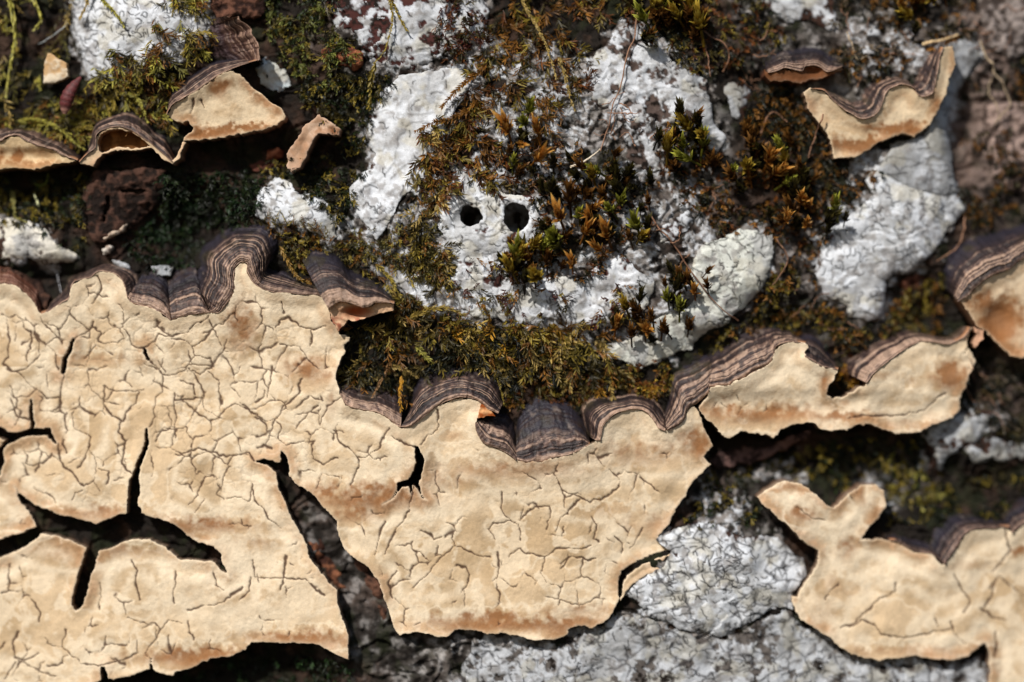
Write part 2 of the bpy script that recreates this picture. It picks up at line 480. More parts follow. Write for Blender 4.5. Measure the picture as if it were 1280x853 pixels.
A_HOLES = [
    P_("17,607 22,615 31.6,623.5 42,631 57,636 70,642.5 93,647 114,653 119,656 135,649 148,643.6 160,641.5 159,628 162.5,600 171,579 179,558 181.5,536 184.7,536 186,554 178,575 174,596 176,611 174,628 177,640 190,647 205,650 220,657.5 235,671 250,679 267,682.5 275,692.5 282,712.5 285,719 278,715 265,702.5 245,700 225,700 212,690 202,681 185,674 165,675 150,680 140,685 124,689 120,705 112,725 107,745 104,757 94,763.7 90,757 92,737 100,710 107,690 106,684 87,676 67,669 52,667.5 47,672.5 30,685 0,697 -40,707 -40,682 0,674 20,669 45,659 40,648 30,634 21,622"),
    P_("-30,522 0,533 12.7,541 23,541 38,536 37.5,515 38,500 41,499 42.5,520 43,535 63,535 65,538 64.4,541 72,554 70,556 59,544 42,544 27,548.6 12.7,554 4,561 5,579 0,594 -30,610 -30,574 -2,560 8,550 -30,542"),
    P_("91,423 94,424.5 92,437 86,448 83,465 79,468 77,465 80,448 87,435"),
    P_("179,434 182,435 187,448 186,452 183,450 180,441"),
    P_("518,558 522,557.7 530,569 531,580 527,592.5 525,605 527,617 534,625 528,622 521,610 516,606 513,617 511,609 503,609 497,614.5 494,621.5 480,632 493,619 495.6,609 498.4,603 511,600 517,589 521,578 519,566"),
]
CRACKS = [P_(s) for s in """124.5,345 128,353 129,365 115,381
150,381 158,390 156,398 151,406 162,418 167,431 175,435 181,437
186,448 196,460 203,468 203,480 203.7,490 194,497 193,514 196,520 188,533
117,403 116,410 105,416 93,424
118,410 124.5,416 123.5,427 137,430 148,429 157,421
122,431 105,448
175,435 194,429 198,418 218,421 233,415.6 254,401 262,394
240,432 256,425 271,405
21,393 29.6,401 33,414 40,418 39,435 35,446 37,454
44,416 52,424.5 63,433 70,446 73,462
9.5,399 10.5,427 10.5,448 4,456 12.7,462.5 23,467
51,397 59,410 74,422 78,431
44,418 51,427 51,443 40,458 23,467 30,472 45,488
4,393 14,398 21,393
14,480 18,499 32,496 46,486 55,493 57,497 74,496
78,468 78,480 76,496 76,507.5 63,516
14,500 22,520 38,524
93,503 91,522 93,535 105.5,541 114,545 112,562 105.5,575 99,585.5
93,507.5 110,515 120,520
131,486 131,507.5 139,522 152,526.5 148,539 155,552 151,577 155,585.5 164.7,592
175,490.6 169,505 158,516 154,526
131,484 148,490 165,490 180,487
219.5,492.7 218.5,509.6 220.6,526 217.4,535 218.5,547.5
194,553 200,542 218,536
27,560 33,569 32,581 42,584.5 57,576 65,566.5
73,556 75,568.7 80,583 91,592 99,604.5 105.5,606.6 115,600 122,585.5 120,571 117,566.5
115,600 126.6,613
123.5,586.6 137,589 135,604.5
91,625.6 95,617 103,611
40,611 50.7,617 63,621 70,628
80,549 79,556 85,566
242,446 234,460 217,468 203,468 183,454
242,446 264.6,448.4 267,460 250,467 236,460
242,446 240,432 228,425 215,424
262,465 272,477 273,493 277,507.5
242,465 253,488 256,513 273,523 281,513 293,505 320,519
225,475 240,480 243,496
220,500 240,500 256,498
217,567 228,568 248,560 262,564 281,571 298,571 312,567 318,577
256,598 250,614.5 236,631
270,595 273,609 270,620 279,626
284,626 295.5,621.5 312,626 316,612
256,598 268,596
300,505 317,519 334,527 348,522 353.5,510 373,493.5 376,474
345,524 350.7,533 348,547 356,556 380,552 392,552
418,538.5 424,550 438,561 446,572 449,583.5 438,606
446,572 457.6,571 474.5,558 486,536
390,552.6 393,572 404,581 424,572
371,535 386,515 398,507
400,530 410,508 425,497
339,457 334,499
545,513 548,533 525,557
490,545 508,555 518,560
517,609 511,637 494,665 480,693
564.6,666.5 570,683 550.5,697 536,717 514,734
570,706 584,710 587,720 578.6,740 581.5,759
494,714 486,728 491,748
515,686 525,690 536,702
481,653 472,680 468,694
527,664 538,668 541,676 552,672
570,683 590,692 612,698
693,592 704,614.5 738,626 757.6,620 774.5,609 774.5,597.6 760,586
724,623 707,643 696,659.5 694,665
704,614 704,636
627,614.5 627,637 639,651 648,657 651,676
639,651 617,654 611,662 620,676
648,651 670,634 687,634 687,648 682,662
741,648 746,657 742,673.6 748,677
636.6,694.6 648,686 656,693 682,696 696,685 718,687.6 738,682
701,711.5 712.6,697.5 726.7,696 735,701.7 746,700
621,690 623,710 621,737 625,754
682,696 676,720 682,728
804,660 795,673 788,688
770,670 780,680 776,692
800,598 812,606 822,616
165,699 172,715 170,730 174,750
125,727 126,745 124,762
220,717 217,755
267,715 270,732 279,737
160,772 175,777 192,780 199,789 190,805 181,817 190,825
199,789 209,778 226,780
235,777 236,790 241,800
235,765 255,757 280,752 302,735
82,787 77,810 87,817 102,830 125,832 150,827 172,818
172,802 171,817
12,707 11,737 32,740 45,755 50,767 47,777
0,741 11,738
22,790 16,812 18,822 30,826 48,817
55,797 60,805 77,810
84,820 75,830 60,833
0,812 5,806
5,850 18,828
315,701 319,721.6 332,723.5 354,723.5 383,725 407,745.5
354,723.5 357,695
354,723.5 351,737
313,723 310,742 300,750
315,606 319,628 350,661
256,623 245,640
340,560 330,556 322,560
345,410 351,399 362,398 371,404 381,411 394,414 407,408
353,376 357,393
389,415 389,434
319,505 328,498 330,489
286,424 278,440 270,446
199,452 207,465
176,460 179,470""".split('\n')]
A_STAINS = [(303, 410, 17, 26, .8), (386, 463, 24, 17, .75), (402, 470, 22, 12, .6), (120, 450, 46, 7, .5), (455, 622, 70, 15, .9), (440, 640, 30, 12, .8), (635, 588, 95, 13, .55),
            (800, 568, 70, 16, .5), (872, 556, 17, 14, 1.0), (260, 658, 60, 9, .7), (120, 642, 50, 7, .6), (60, 655, 60, 5, .6), (90, 690, 40, 14, .5), (170, 690, 60, 9, .45), (250, 822, 70, 10, .9), (380, 798, 60, 9, .8),
            (640, 780, 90, 9, .9), (700, 782, 30, 12, .8), (720, 765, 50, 8, .5), (815, 655, 28, 14, .55), (565, 545, 16, 6, .5), (300, 745, 70, 30, .2), (560, 600, 40, 12, .5), (415, 500, 8, 20, .5),
            (755, 640, 40, 8, .35), (620, 660, 10, 10, .2), (265, 470, 70, 12, .2), (320, 680, 30, 10, .4)]
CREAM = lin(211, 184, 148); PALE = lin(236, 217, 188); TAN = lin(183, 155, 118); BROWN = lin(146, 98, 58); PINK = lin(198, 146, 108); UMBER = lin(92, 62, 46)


def a_rim(x, y):
    d = np.full(x.shape, 1e3)
    for m in (L0m, L1m, L2m, L3m, L4m, L6m, L7m, L8m, L8bm, L9m, L10m[:6]):
        d = line_dist(x, y, m, None, d)
    return d


def hA0(x, y):
    """large form of the big crust"""
    return 18 + 6 * fbm(x, y, 120, 2, 401) + 3 * fbm(x, y, 40, 2, 405)


def hA_at(x, y):
    x = np.asarray(x, float); y = np.asarray(y, float)
    return hA0(x, y) + 18


def make_crust_fun(h0, rim_lines, rise, rise_px, cracks, stains, crack_amount, seed, edge_pink=0.45):
    def fun(x, y, sdf):
        h = h0(x, y)
        rim = np.full(x.shape, 1e3)
        for m in rim_lines:
            m = np.asarray(m)
            if len(m) > 1:
                rim = line_dist(x, y, m, None, rim)
        h = h + rise * np.exp(-rim / rise_px)
        # curled lips at free edges and along open cracks
        ed = -sdf
        free = smooth(4, 16, rim)
        h = h + free * (2.6 * np.exp(-ed / 6.0) - 0.8 * np.exp(-((ed - 15) / 7) ** 2))
        h = h - 1.6 * np.exp(-ed / 0.9) * free
        # cracks
        cd = np.full(x.shape, 1e3)
        gxs = x + 2.6 * fbm(x, y, 13, 2, 500 + seed) + 1.3 * fbm(x, y, 4.5, 2, 505 + seed); gys = y + 2.6 * fbm(x, y, 13, 2, 510 + seed) + 1.3 * fbm(x, y, 4.5, 2, 515 + seed)
        for c in cracks:
            q = np.asarray(c)
            i0, i1 = q[:, 0].min() - 9, q[:, 0].max() + 9
            j0, j1 = q[:, 1].min() - 9, q[:, 1].max() + 9
            xr, yr = x[y.shape[0] // 2], y[:, x.shape[1] // 2]
            a0, a1 = np.searchsorted(xr, [i0, i1]); b0, b1 = np.searchsorted(yr, [j0, j1])
            if a1 > a0 and b1 > b0:
                w = np.s_[b0:b1, a0:a1]
                t = cd[w]
                for (ax, ay), (bx, by) in zip(q[:-1], q[1:]):
                    t = np.minimum(t, seg_dist(gxs[w], gys[w], ax, ay, bx, by))
                cd[w] = t
        wx = x + 6 * fbm(x, y, 26, 3, 520 + seed) + 1.7 * fbm(x, y, 5, 2, 525 + seed); wy = y + 6 * fbm(x, y, 26, 3, 530 + seed) + 1.7 * fbm(x, y, 5, 2, 535 + seed)
        f1, f2, _ = worley(wx, wy, 27, seed)
        vd = (f2 - f1) * 13.5
        pres = fbm(x, y, 30, 3, 540 + seed)
        dens = crack_amount(x, y)
        vw = 1.1 * smooth(-0.2, 0.2, pres + dens - 0.34) * (0.8 + 0.6 * fbm(x, y, 13, 2, 545 + seed))
        cw = np.clip(1.0 + 1.3 * fbm(x, y, 20, 3, 550 + seed), 0.5, 2.1)
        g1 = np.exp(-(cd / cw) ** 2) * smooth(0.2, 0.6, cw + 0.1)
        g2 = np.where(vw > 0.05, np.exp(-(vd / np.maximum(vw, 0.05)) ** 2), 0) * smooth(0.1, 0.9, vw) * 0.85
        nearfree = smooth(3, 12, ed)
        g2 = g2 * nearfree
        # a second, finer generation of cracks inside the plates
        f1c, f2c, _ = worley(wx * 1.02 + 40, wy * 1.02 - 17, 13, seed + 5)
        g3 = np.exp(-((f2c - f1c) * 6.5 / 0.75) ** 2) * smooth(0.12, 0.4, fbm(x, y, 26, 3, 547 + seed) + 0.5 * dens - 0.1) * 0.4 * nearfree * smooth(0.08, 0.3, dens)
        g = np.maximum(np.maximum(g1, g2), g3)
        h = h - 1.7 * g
        # the little plates between the cracks dish and tilt
        f1b, f2b, idb = worley(wx, wy, 27, seed)
        h = h + (idb - 0.5) * 0.7 * smooth(0.0, 0.25, f2b - f1b) * np.clip(dens * 2, 0, 1)
        h = h + 0.45 * fbm(x, y, 14, 3, 560 + seed) + 0.3 * fbm(x, y, 4, 2, 565 + seed)
        # pigments, then a painted edge highlight and the crack colour
        n1 = fbm(x, y, 60, 3, 570 + seed); n2 = fbm(x, y, 17, 4, 575 + seed); n3 = fbm(x, y, 7, 3, 580 + seed)
        col = mix(np.broadcast_to(CREAM, x.shape + (3,)), TAN, smooth(-0.15, 0.4, n1 + 0.5 * n2) * 0.75)
        halo = np.maximum(np.exp(-((n1 + 0.3 * n2 + 0.12) / 0.06) ** 2), smooth(0.18, 0.3, fbm(x, y, 26, 4, 577 + seed)))
        col = mix(col, PALE, halo * 0.65)
        col = mix(col, TAN * 0.9, smooth(0.2, 0.4, fbm(x, y, 44, 4, 578 + seed)) * 0.6)
        col = mix(col, PALE, 0.7 * np.exp(-rim / 18))
        st = np.zeros(x.shape)
        for cx, cy, rx, ry, a in stains:
            r = ((x + 9 * n2 - cx) / rx) ** 2 + ((y + 7 * n3 + 5 * n2 - cy) / ry) ** 2
            st = np.maximum(st, a * np.exp(-r * 0.5))
        st = st * (0.85 + 0.4 * n3 + 0.2 * n2)
        # growth bands that follow the free edge: peach skirt, pale line, tan
        edw = ed + 7 * n2 + 3 * n3
        pr = smooth(-0.35, 0.3, n1 + 0.6 * fbm(x, y, 90, 2, 590 + seed) + 0.12)
        col = mix(col, PALE, np.maximum(np.exp(-((edw - 21) / 9) ** 2), 0.8 * np.exp(-((edw - 46) / 7) ** 2)) * free * pr * 0.95)
        col = mix(col, mix(np.broadcast_to(PINK, x.shape + (3,)), BROWN, smooth(-0.1, 0.4, n3 + n1)), np.clip(np.exp(-(np.maximum(edw - 3, 0) / 8.0) ** 2) * free * pr * edge_pink, 0, 1))
        pal = np.exp(-((st - 0.10) / 0.06) ** 2)
        col = mix(col, PALE, pal * 0.7)
        col = mix(col, BROWN, np.clip(smooth(0.08, 0.8, st), 0, 1) * 0.92)
        col = mix(col, PALE, np.exp(-ed / 1.5) * free * 0.6)  # white highlight on the free lips, painted into the colour
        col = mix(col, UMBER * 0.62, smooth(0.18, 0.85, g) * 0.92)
        return h, col
    return fun


# ------------------------------------------------------------------ zoned cap lobes
Z_PALE = lin(166, 138, 119); Z_MID = lin(98, 76, 67); Z_DARK = lin(50, 38, 37); Z_NAVY = lin(41, 37, 46); Z_BLACK = lin(20, 17, 20)


def cap(name, margin, outer, hm, parent, seed, ho=None, nu=None, nv=76, rings=9.0, navy=0.55, bulge=3.0, label=None, pale=1.0, tuck=7.0, match=True, sink=6.0, warm=0.0, ragged=0.7):
    L = np.hypot(*np.diff(np.asarray(margin), axis=0).T).sum()
    nu = nu or int(np.clip(L * 1.1, 60, 420))
    same = len(margin) == len(outer) and match
    m = catmull(margin, nu, uniform=same); o = catmull(outer, nu, uniform=same)
    u = np.linspace(0, 1, nu)
    m = m + ragged * np.stack([fbm(u * L, u * 0, 8, 2, 600 + seed), fbm(u * L, u * 0 + 9, 8, 2, 610 + seed)], 1)
    o = o + 2.2 * np.stack([fbm(u * L, u * 0, 14, 3, 620 + seed), fbm(u * L, u * 0 + 9, 14, 3, 630 + seed)], 1)
    hmv = hm(m[:, 0], m[:, 1]) if callable(hm) else np.full(nu, float(hm))
    hov = np.minimum(sample(H, o[:, 0], o[:, 1]) - 2, hmv - 16) if ho is None else np.full(nu, float(ho))
    k = 11
    hov = np.convolve(np.pad(hov, k, mode='edge'), np.ones(2 * k + 1) / (2 * k + 1), 'valid')
    v = np.linspace(0, 1, nv)
    U, V = np.meshgrid(u, v, indexing='ij')
    width = np.hypot(*(o - m).T)[:, None]
    x = m[:, None, 0] * (1 - V) + o[:, None, 0] * V
    y = m[:, None, 1] * (1 - V) + o[:, None, 1] * V
    # zone coordinate wanders a little along the cap
    zc = V + 0.06 * fbm(U * L, V * 20, 34, 3, 640 + seed) + 0.03 * fbm(U * L, V * width, 9, 3, 645 + seed)
    zw = zc * rings * 1.9
    st = vnoise(zw * 0.7, zw * 0 + 3.5, 650 + seed) * 0.75 + vnoise(zw * 2.3, zw * 0 + 7.5, 651 + seed) * 0.55 + vnoise(zw * 4.7, zw * 0 + 1.5, 652 + seed) * 0.35
    st = st * (0.75 + 0.5 * fbm(U * L, V * width, 18, 2, 653 + seed)) + 0.3 * fbm(U * L, V * width, 5, 3, 655 + seed)
    prof = np.where(V < 0.1, 1 - ((0.1 - V) / 0.1) ** 2, 1.0) * 1.4
    fall = V ** 1.25
    h = hmv[:, None] * (1 - fall) + hov[:, None] * fall + prof + bulge * np.sin(np.pi * np.clip(V, 0, 1)) * np.minimum(width / 30, 2)
    h = h + 2.3 * st + 1.1 * fbm(x, y, 6, 3, 660 + seed) + 1.6 * fbm(x, y, 24, 2, 665 + seed)
    t = smooth(-0.4, 0.45, st * 1.25 + 0.55 * (0.32 - V))
    c = mix(np.broadcast_to(Z_DARK, x.shape + (3,)), Z_MID, smooth(0.15, 0.55, t))
    c = mix(c, Z_PALE * (0.8 + 0.2 * pale), np.clip(smooth(0.6, 1.0, t) * pale, 0, 1))
    nv_ = smooth(navy, navy + 0.3, zc + 0.1 * st)
    c = mix(c, mix(np.broadcast_to(Z_NAVY, x.shape + (3,)), Z_DARK, smooth(0.1, 0.6, st)), nv_)
    fib = fbm(U * L * 1.0 + 3 * fbm(U * L, V * width, 12, 2, 671 + seed), V * width * 0.16, 2.6, 3, 672 + seed)
    h = h + 0.9 * fib
    c = c * (1 + 0.55 * fib[..., None])
    c = mix(c, lin(170, 150, 136), smooth(0.3, 0.7, fbm(x, y, 9, 4, 674 + seed)) * 0.3)
    c = mix(c, lin(70, 62, 30), smooth(0.2, 0.5, fbm(x, y, 22, 3, 676 + seed)) * smooth(0.3, 1.0, V) * 0.45)
    c = mix(c, Z_BLACK, smooth(-0.3, -0.65, st) * 0.75)
    c = mix(c, lin(196, 160, 136), np.exp(-V * width / 1.6) * 0.5 * pale)
    if warm:
        c = mix(c, lin(120, 70, 48), warm)
    # roll the margin under and sink the root and the two ends
    rows_x = [x]; rows_y = [y]; rows_h = [h]; rows_c = [c]
    dirv = (o - m) / (np.hypot(*(o - m).T)[:, None] + 1e-6)
    t0 = (m + dirv * 1.5); t1 = (m + dirv * 4.0)
    X = np.concatenate([t1[:, None, 0], t0[:, None, 0], x, (o + dirv * 2)[:, None, 0]], 1)
    Y = np.concatenate([t1[:, None, 1], t0[:, None, 1], y, (o + dirv * 2)[:, None, 1]], 1)
    Hh = np.concatenate([hmv[:, None] - tuck - 4, hmv[:, None] - tuck * 0.5, h, hov[:, None] - sink], 1)
    Cc = np.concatenate([c[:, :1] * 0 + UMBER, c[:, :1] * 0 + PINK, c, c[:, -1:]], 1)
    nx = X.shape[1]
    # end walls
    e0 = np.stack([X[0], Y[0], np.minimum(Hh[0] - 14, Hh[0])], 1); e1 = np.stack([X[-1], Y[-1], Hh[-1] - 14], 1)
    Vv = np.concatenate([np.stack([X.ravel(), Y.ravel(), Hh.ravel()], 1), e0, e1])
    CC = np.concatenate([Cc.reshape(-1, 3), Cc[0] * 0.8, Cc[-1] * 0.8])
    F = grid_faces(nu, nx)
    n0 = nu * nx
    a = np.arange(nx - 1)
    F = np.concatenate([F, np.stack([n0 + a, a, a + 1, n0 + a + 1], 1), np.stack([(nu - 1) * nx + a, n0 + nx + a, n0 + nx + a + 1, (nu - 1) * nx + a + 1], 1)])
    ob = mesh_obj(name, W(Vv[:, 0], Vv[:, 1], Vv[:, 2]), F, CC, M_ZONE, parent)
    if label: ob['label'] = label
    return ob


# ------------------------------------------------------------------ the trunk
trunk = thing('tree_trunk', 'weathered tree trunk with dark flaking bark under the moss, lichen and fungi', 'tree trunk', 640, 953, -60)


def bark_colour(x, y):
    n1 = fbm(x, y, 50, 4, 701); n2 = fbm(x, y, 12, 4, 705); n3 = fbm(x, y, 24, 3, 709)
    dark = lin(30, 25, 21); brown = lin(64, 48, 39); grey = lin(112, 106, 102); green = lin(32, 36, 19); mauve = lin(134, 116, 108); pale = lin(176, 172, 170)
    c = mix(np.broadcast_to(dark, x.shape + (3,)), brown, smooth(-0.1, 0.5, n1 + n2 * 0.6))
    c = mix(c, green, smooth(0.0, 0.35, n3) * 0.7)

    def zone(cx, cy, rx, ry):
        return np.exp(-((((x + 14 * n2) - cx) / rx) ** 2 + (((y + 14 * n1) - cy) / ry) ** 2) ** 2)
    g = np.zeros(x.shape)
    for z, a in (((430, 700, 50, 110), .4), ((650, 840, 170, 60), .7), ((470, 800, 60, 40), .35), ((1100, 70, 110, 90), .8), ((820, 200, 100, 100), .7), ((700, 380, 170, 60), .5),
                 ((1050, 330, 70, 90), .6), ((950, 640, 70, 40), .35), ((1130, 600, 60, 30), .35), ((480, 40, 90, 60), .5), ((880, 600, 40, 40), .4), ((1000, 30, 80, 60), .7)):
        g = np.maximum(g, zone(*z) * a)
    c = mix(c, grey, np.clip(g * smooth(-0.5, 0.3, n2 + 0.4 * n1), 0, 1))
    c = mix(c, pale, np.clip(g * smooth(0.12, 0.4, n2), 0, 1))
    m = np.maximum(zone(1250, 120, 70, 150), 0.8 * zone(1270, 470, 60, 50))
    c = mix(c, mauve, np.clip(m * smooth(-0.5, 0.4, n2 + n1 * 0.3), 0, 1) * 0.9)
    rd = np.maximum(zone(155, 260, 60, 70), zone(300, 20, 45, 25))
    c = mix(c, lin(66, 46, 38), np.clip(rd * smooth(-0.4, 0.3, n2), 0, 1) * 0.9)
    return c


# the rest of the trunk, a closed round behind and beyond the close-up
nt_, nz_ = 300, 180
th = np.linspace(-math.pi, math.pi, nt_); zz = np.linspace(-2600, 2600, nz_)
TH, ZZ = np.meshgrid(th, zz)
arc = TH * TRUNK_R
rr = TRUNK_R - 46 + 14 * ridged(arc, ZZ, 320, 4, 720) + 8 * fbm(arc, ZZ, 60, 3, 725)
V = np.stack([(TRUNK_X - 640) + rr * np.sin(TH), TRUNK_R + 20 - rr * np.cos(TH), ZZ], -1).reshape(-1, 3) * S
mesh_obj('outer_bark', V, grid_faces(nz_, nt_), bark_colour(arc, ZZ).reshape(-1, 3) * 0.9, M_BARK, trunk)

# ------------------------------------------------------------------ lichen crusts on raised bark
LW = lin(216, 219, 224); LG = lin(172, 172, 172); LM = lin(136, 130, 126); LINK = lin(30, 28, 30); LBR = lin(66, 46, 38)
LPOLYS = []


def squiggles(x, y, n, seed, poly, lmin=6, lmax=19, vertical=0.5):
    r = np.random.default_rng(seed)
    d = np.full(x.shape, 1e3)
    p = np.asarray(poly)
    lo, hi = p.min(0), p.max(0)
    xr, yr = x[x.shape[0] // 2], y[:, x.shape[1] // 2]
    for _ in range(n):
        q = r.uniform(lo, hi)
        a = r.uniform(0, 2 * math.pi); L = r.uniform(lmin, lmax); pts = [q]
        for k in range(int(L / 3)):
            a += r.normal(0, 0.75)
            q = q + 3 * np.array([math.cos(a), math.sin(a)]); pts.append(q)
        pts = np.array(pts)
        a0, a1 = np.searchsorted(xr, [pts[:, 0].min() - 4, pts[:, 0].max() + 4]); b0, b1 = np.searchsorted(yr, [pts[:, 1].min() - 4, pts[:, 1].max() + 4])
        if a1 > a0 and b1 > b0:
            w = np.s_[b0:b1, a0:a1]; t = d[w]
            for (ax, ay), (bx_, by_) in zip(pts[:-1], pts[1:]):
                t = np.minimum(t, seg_dist(x[w], y[w], ax, ay, bx_, by_))
            d[w] = t
    return d


def lichen(label, poly, up=7.0, holes=(), ink=0.0012, cover=0.55, tone=1.0, seed=0, knob=1.0, knob_px=9, tint=None, rough=3.0, part=None, bare_col=None, cell=0.0, erode=0.35):
    """crust on a raised flake of bark; cover = share of white, ink = squiggles per square px"""
    p = np.asarray(poly, float)
    area = abs(np.sum(p[:, 0] * np.roll(p[:, 1], -1) - p[:, 1] * np.roll(p[:, 0], -1))) / 2
    tint = LW if tint is None else tint
    up = 0.5 * up + 1.0
    bare_col = LBR if bare_col is None else bare_col

    def surf(x, y):
        h = sample(HBl, x, y) * 0.22 + 0.78 * sample(HBs, x, y) + up
        return h

    def fun(x, y, sdf):
        h = surf(x, y)
        n1 = fbm(x, y, 34, 4, 800 + seed); n2 = fbm(x, y, knob_px, 4, 810 + seed); n3 = fbm(x, y, 16, 4, 820 + seed); n4 = fbm(x, y, 5, 3, 825 + seed)
        ed = -sdf
        cv = n3 * 0.8 + n1 * 0.4 + 0.25 * n4 + (cover - 0.5) * 1.5 - erode * np.exp(-ed / 6.0)
        cov = smooth(-0.1, 0.06, cv)
        c = mix(np.broadcast_to(tint * tone, x.shape + (3,)), LG * tone, smooth(-0.1, 0.4, n1 + 0.5 * n2) * 0.75)
        c = mix(c, LM * tone, smooth(0.1, 0.45, n2 - 0.3 * n1 + 0.3 * n4) * 0.6)
        c = mix(c, lin(196, 190, 172) * tone, smooth(0.1, 0.4, fbm(x, y, 22, 3, 827 + seed)) * 0.5)
        bare = mix(np.broadcast_to(bare_col, x.shape + (3,)), lin(30, 24, 20), smooth(-0.2, 0.3, n4 + n2 * .5))
        c = mix(bare, c, cov)
        fold = ridged(x + 6 * n3, y + 6 * n1, 30, 3, 845 + seed)
        h = h + 1.2 * cov + 0.8 * knob * n2 + 0.45 * n4 * knob + 0.5 * fold
        crk = np.exp(-(fbm(x + 5 * n3, y, 19, 3, 850 + seed) / 0.022) ** 2) * smooth(0.0, 0.3, fbm(x, y, 30, 2, 855 + seed) + 0.2)
        c = mix(c, LINK, crk * 0.8); h = h - 1.2 * crk
        h = h - 3.5 * np.exp(-ed / 4.0)
        if ink > 0:
            sq = squiggles(x, y, int(ink * area * 2.2), 900 + seed, poly)
            g = np.exp(-(sq / 0.85) ** 2)
            c = mix(c, LINK * 0.7, g * 0.9 * cov)
            h = h - 0.35 * g
        if cell > 0:
            f1, f2, _ = worley(x + 7 * n3 + 2 * n4, (y + 7 * n1 + 2 * n2) * 1.3, cell, seed + 3)
            k = np.exp(-((f2 - f1) * cell / 2.4) ** 2) * smooth(-0.25, 0.1, fbm(x, y, 25, 3, 840 + seed) + 0.08)
            c = mix(c, LINK * 1.6, k * 0.8); h = h - 0.9 * k
        return h, c
    o = sheet('lichen_crust', poly, holes, fun, 1.15 if ink > 0.002 else 1.35, M_LICHEN, None, depth=10, wall=lin(96, 88, 82), rough=rough * 1.8, rough_px=17, seed=seed % 17, mid=3)
    tag(o, label, 'lichen')
    stamp(lambda x, y: surf(x, y) + 2.5, poly)
    LPOLYS.append(poly)
    return o


# a smoothed version of the skin for the plates to rest on
def box_blur(A, r):
    k = 2 * r + 1
    P = np.pad(A, ((r + 1, r), (0, 0)), mode='edge').cumsum(0); A = (P[k:] - P[:-k]) / k
    P = np.pad(A, ((0, 0), (r + 1, r)), mode='edge').cumsum(1); return (P[:, k:] - P[:, :-k]) / k


HBs = box_blur(box_blur(HB, 7), 7)
HBl = HB.copy()
for cx, cy, rr0 in ((645, 271, 21), (590, 271, 17)):          # beetle borings go deep
    HB -= 70 * np.exp(-(((gx - cx) ** 2 + (gy - cy) ** 2) / rr0 ** 2) ** 2)


def ring(cx, cy, rx, ry, n=18, s=1):
    a = np.linspace(0, 2 * math.pi, n, endpoint=False)
    r = 1 + 0.05 * np.sin(3 * a + s)
    return [(cx + rx * r[i] * math.cos(a[i]), cy + ry * r[i] * math.sin(a[i])) for i in range(n)]


lichen('white script lichen with black squiggles under yellow-green moss in the corner', P_("85,-40 87,28 90,53 97,75 105,98 121,99 135,100 158,97 174,90 197,87 220,70 242,56 253,48 262,28 260,11 250,-40"), 8, seed=1, cover=0.95, ink=0.005, tone=0.97, knob=.6)
lichen('lilac grey and white lichen crust with a moss strand lying over it', P_("410,-40 408,17 421,36 441,39 452,62 469,73 480,84 503,84 522,87 536,79 553,65 575,70 600,50 612,10 600,-40"), 7, seed=2, cover=0.62, tone=0.82, ink=0.0012, bare_col=lin(70, 40, 36))
lichen('bright white lichen arm running down to the mossy hollow, left of the brown moss', P_("494,98 503,93 525,93 553,84 573,87 590,95 584,120 570,140 556,160 560,185 540,205 530,225 516,240 503,250 497,262 483,285 472,299 462,287 447,268 441,259 438,237 443,225 463,208 469,197 460,166 457,152 466,135 480,115"), 12, seed=3, cover=1.0, ink=0.0014, knob=0.7)
lichen('white lichen around the two round beetle holes', P_("545,262 559,240 576,218 600,228 620,235 640,244 668,246 684,268 680,298 660,312 640,330 655,352 690,345 720,350 745,335 775,318 800,335 815,350 812,380 790,400 760,395 735,412 700,400 670,395 650,408 620,395 600,400 575,385 560,350 575,330 560,300 550,282"), 11, seed=4, cover=0.78, ink=0.0022, erode=0.1, knob=.8,
       holes=[ring(590, 271, 13.5, 12), ring(645, 271, 16, 18, s=2)], bare_col=lin(76, 46, 40))
lichen('small white lichen patch fringed by moss above the zoned arch', P_("316,271 328,237 339,220 356,226 382,242 412,257 418,271 421,293 412,304 401,292 370,284 340,284 328,275"), 9, seed=5, cover=1.0, ink=0.003, knob=.7)
lichen('creamy white lichen flake overhanging the dark hollow beside the crust edge', P_("-60,272 0,273 17,275 37,278 56,287 73,304 92,315 96,323 84,328 62,332 46,328 34,325 11,328 0,320 -60,318"), 10, seed=6, cover=0.8, ink=0.0, tint=lin(222, 216, 204))
lichen('white lichen plate covered in fine wavy black lines above the zoned rim', P_("881,304 904,299 920,288 947,284 968,300 968,315 956,350 938,380 918,395 905,404 893,411 864,435 842,445 822,453 797,459 769,451 745,442 763,428 790,424 802,417 817,400 832,396 850,392 872,372 862,348 868,325"), 13, seed=7, cover=1.0, ink=0.0055, tint=lin(212, 214, 206), knob=0.5)
lichen('knobbly white lichen tangled with brown rootlets', P_("780,28 797,51 819,51 839,76 862,87 881,101 884,121 898,158 908,177 898,192 881,183 864,158 839,152 814,158 824,180 822,197 826,214 808,216 783,196 778,174 769,141 746,132 732,118 732,90 749,65 772,37"), 9, seed=8, cover=0.62, ink=0.001, tone=0.9, knob=1.8, bare_col=lin(88, 74, 68))
lichen('grey lichen slab with a sharp edge beside the wavy bracket', P_("1206,47 1221,58 1225,68 1212,92 1197,116 1187,139 1185,166 1191,193 1192,226 1197,240 1180,246 1140,236 1110,222 1095,214 1114,184 1155,169 1176,128 1189,86 1185,56"), 22, seed=9, cover=1.05, tone=0.6, ink=0.0008, knob=0.5, rough=0.9, erode=0.05)
lichen('bluish white lichen sheet with curved black lines and a pointed corner', P_("1095,205 1114,212 1140,226 1180,240 1197,238 1206,264 1185,288 1170,312 1146,336 1131,342 1108,350 1109,386 1093,401 1062,396 1060,382 1030,368 1017,339 1027,320 1025,294 1062,270 1092,244 1082,226"), 15, seed=10, cover=0.95, ink=0.005, knob=0.4, rough=1.8, bare_col=lin(84, 74, 68), cell=0)
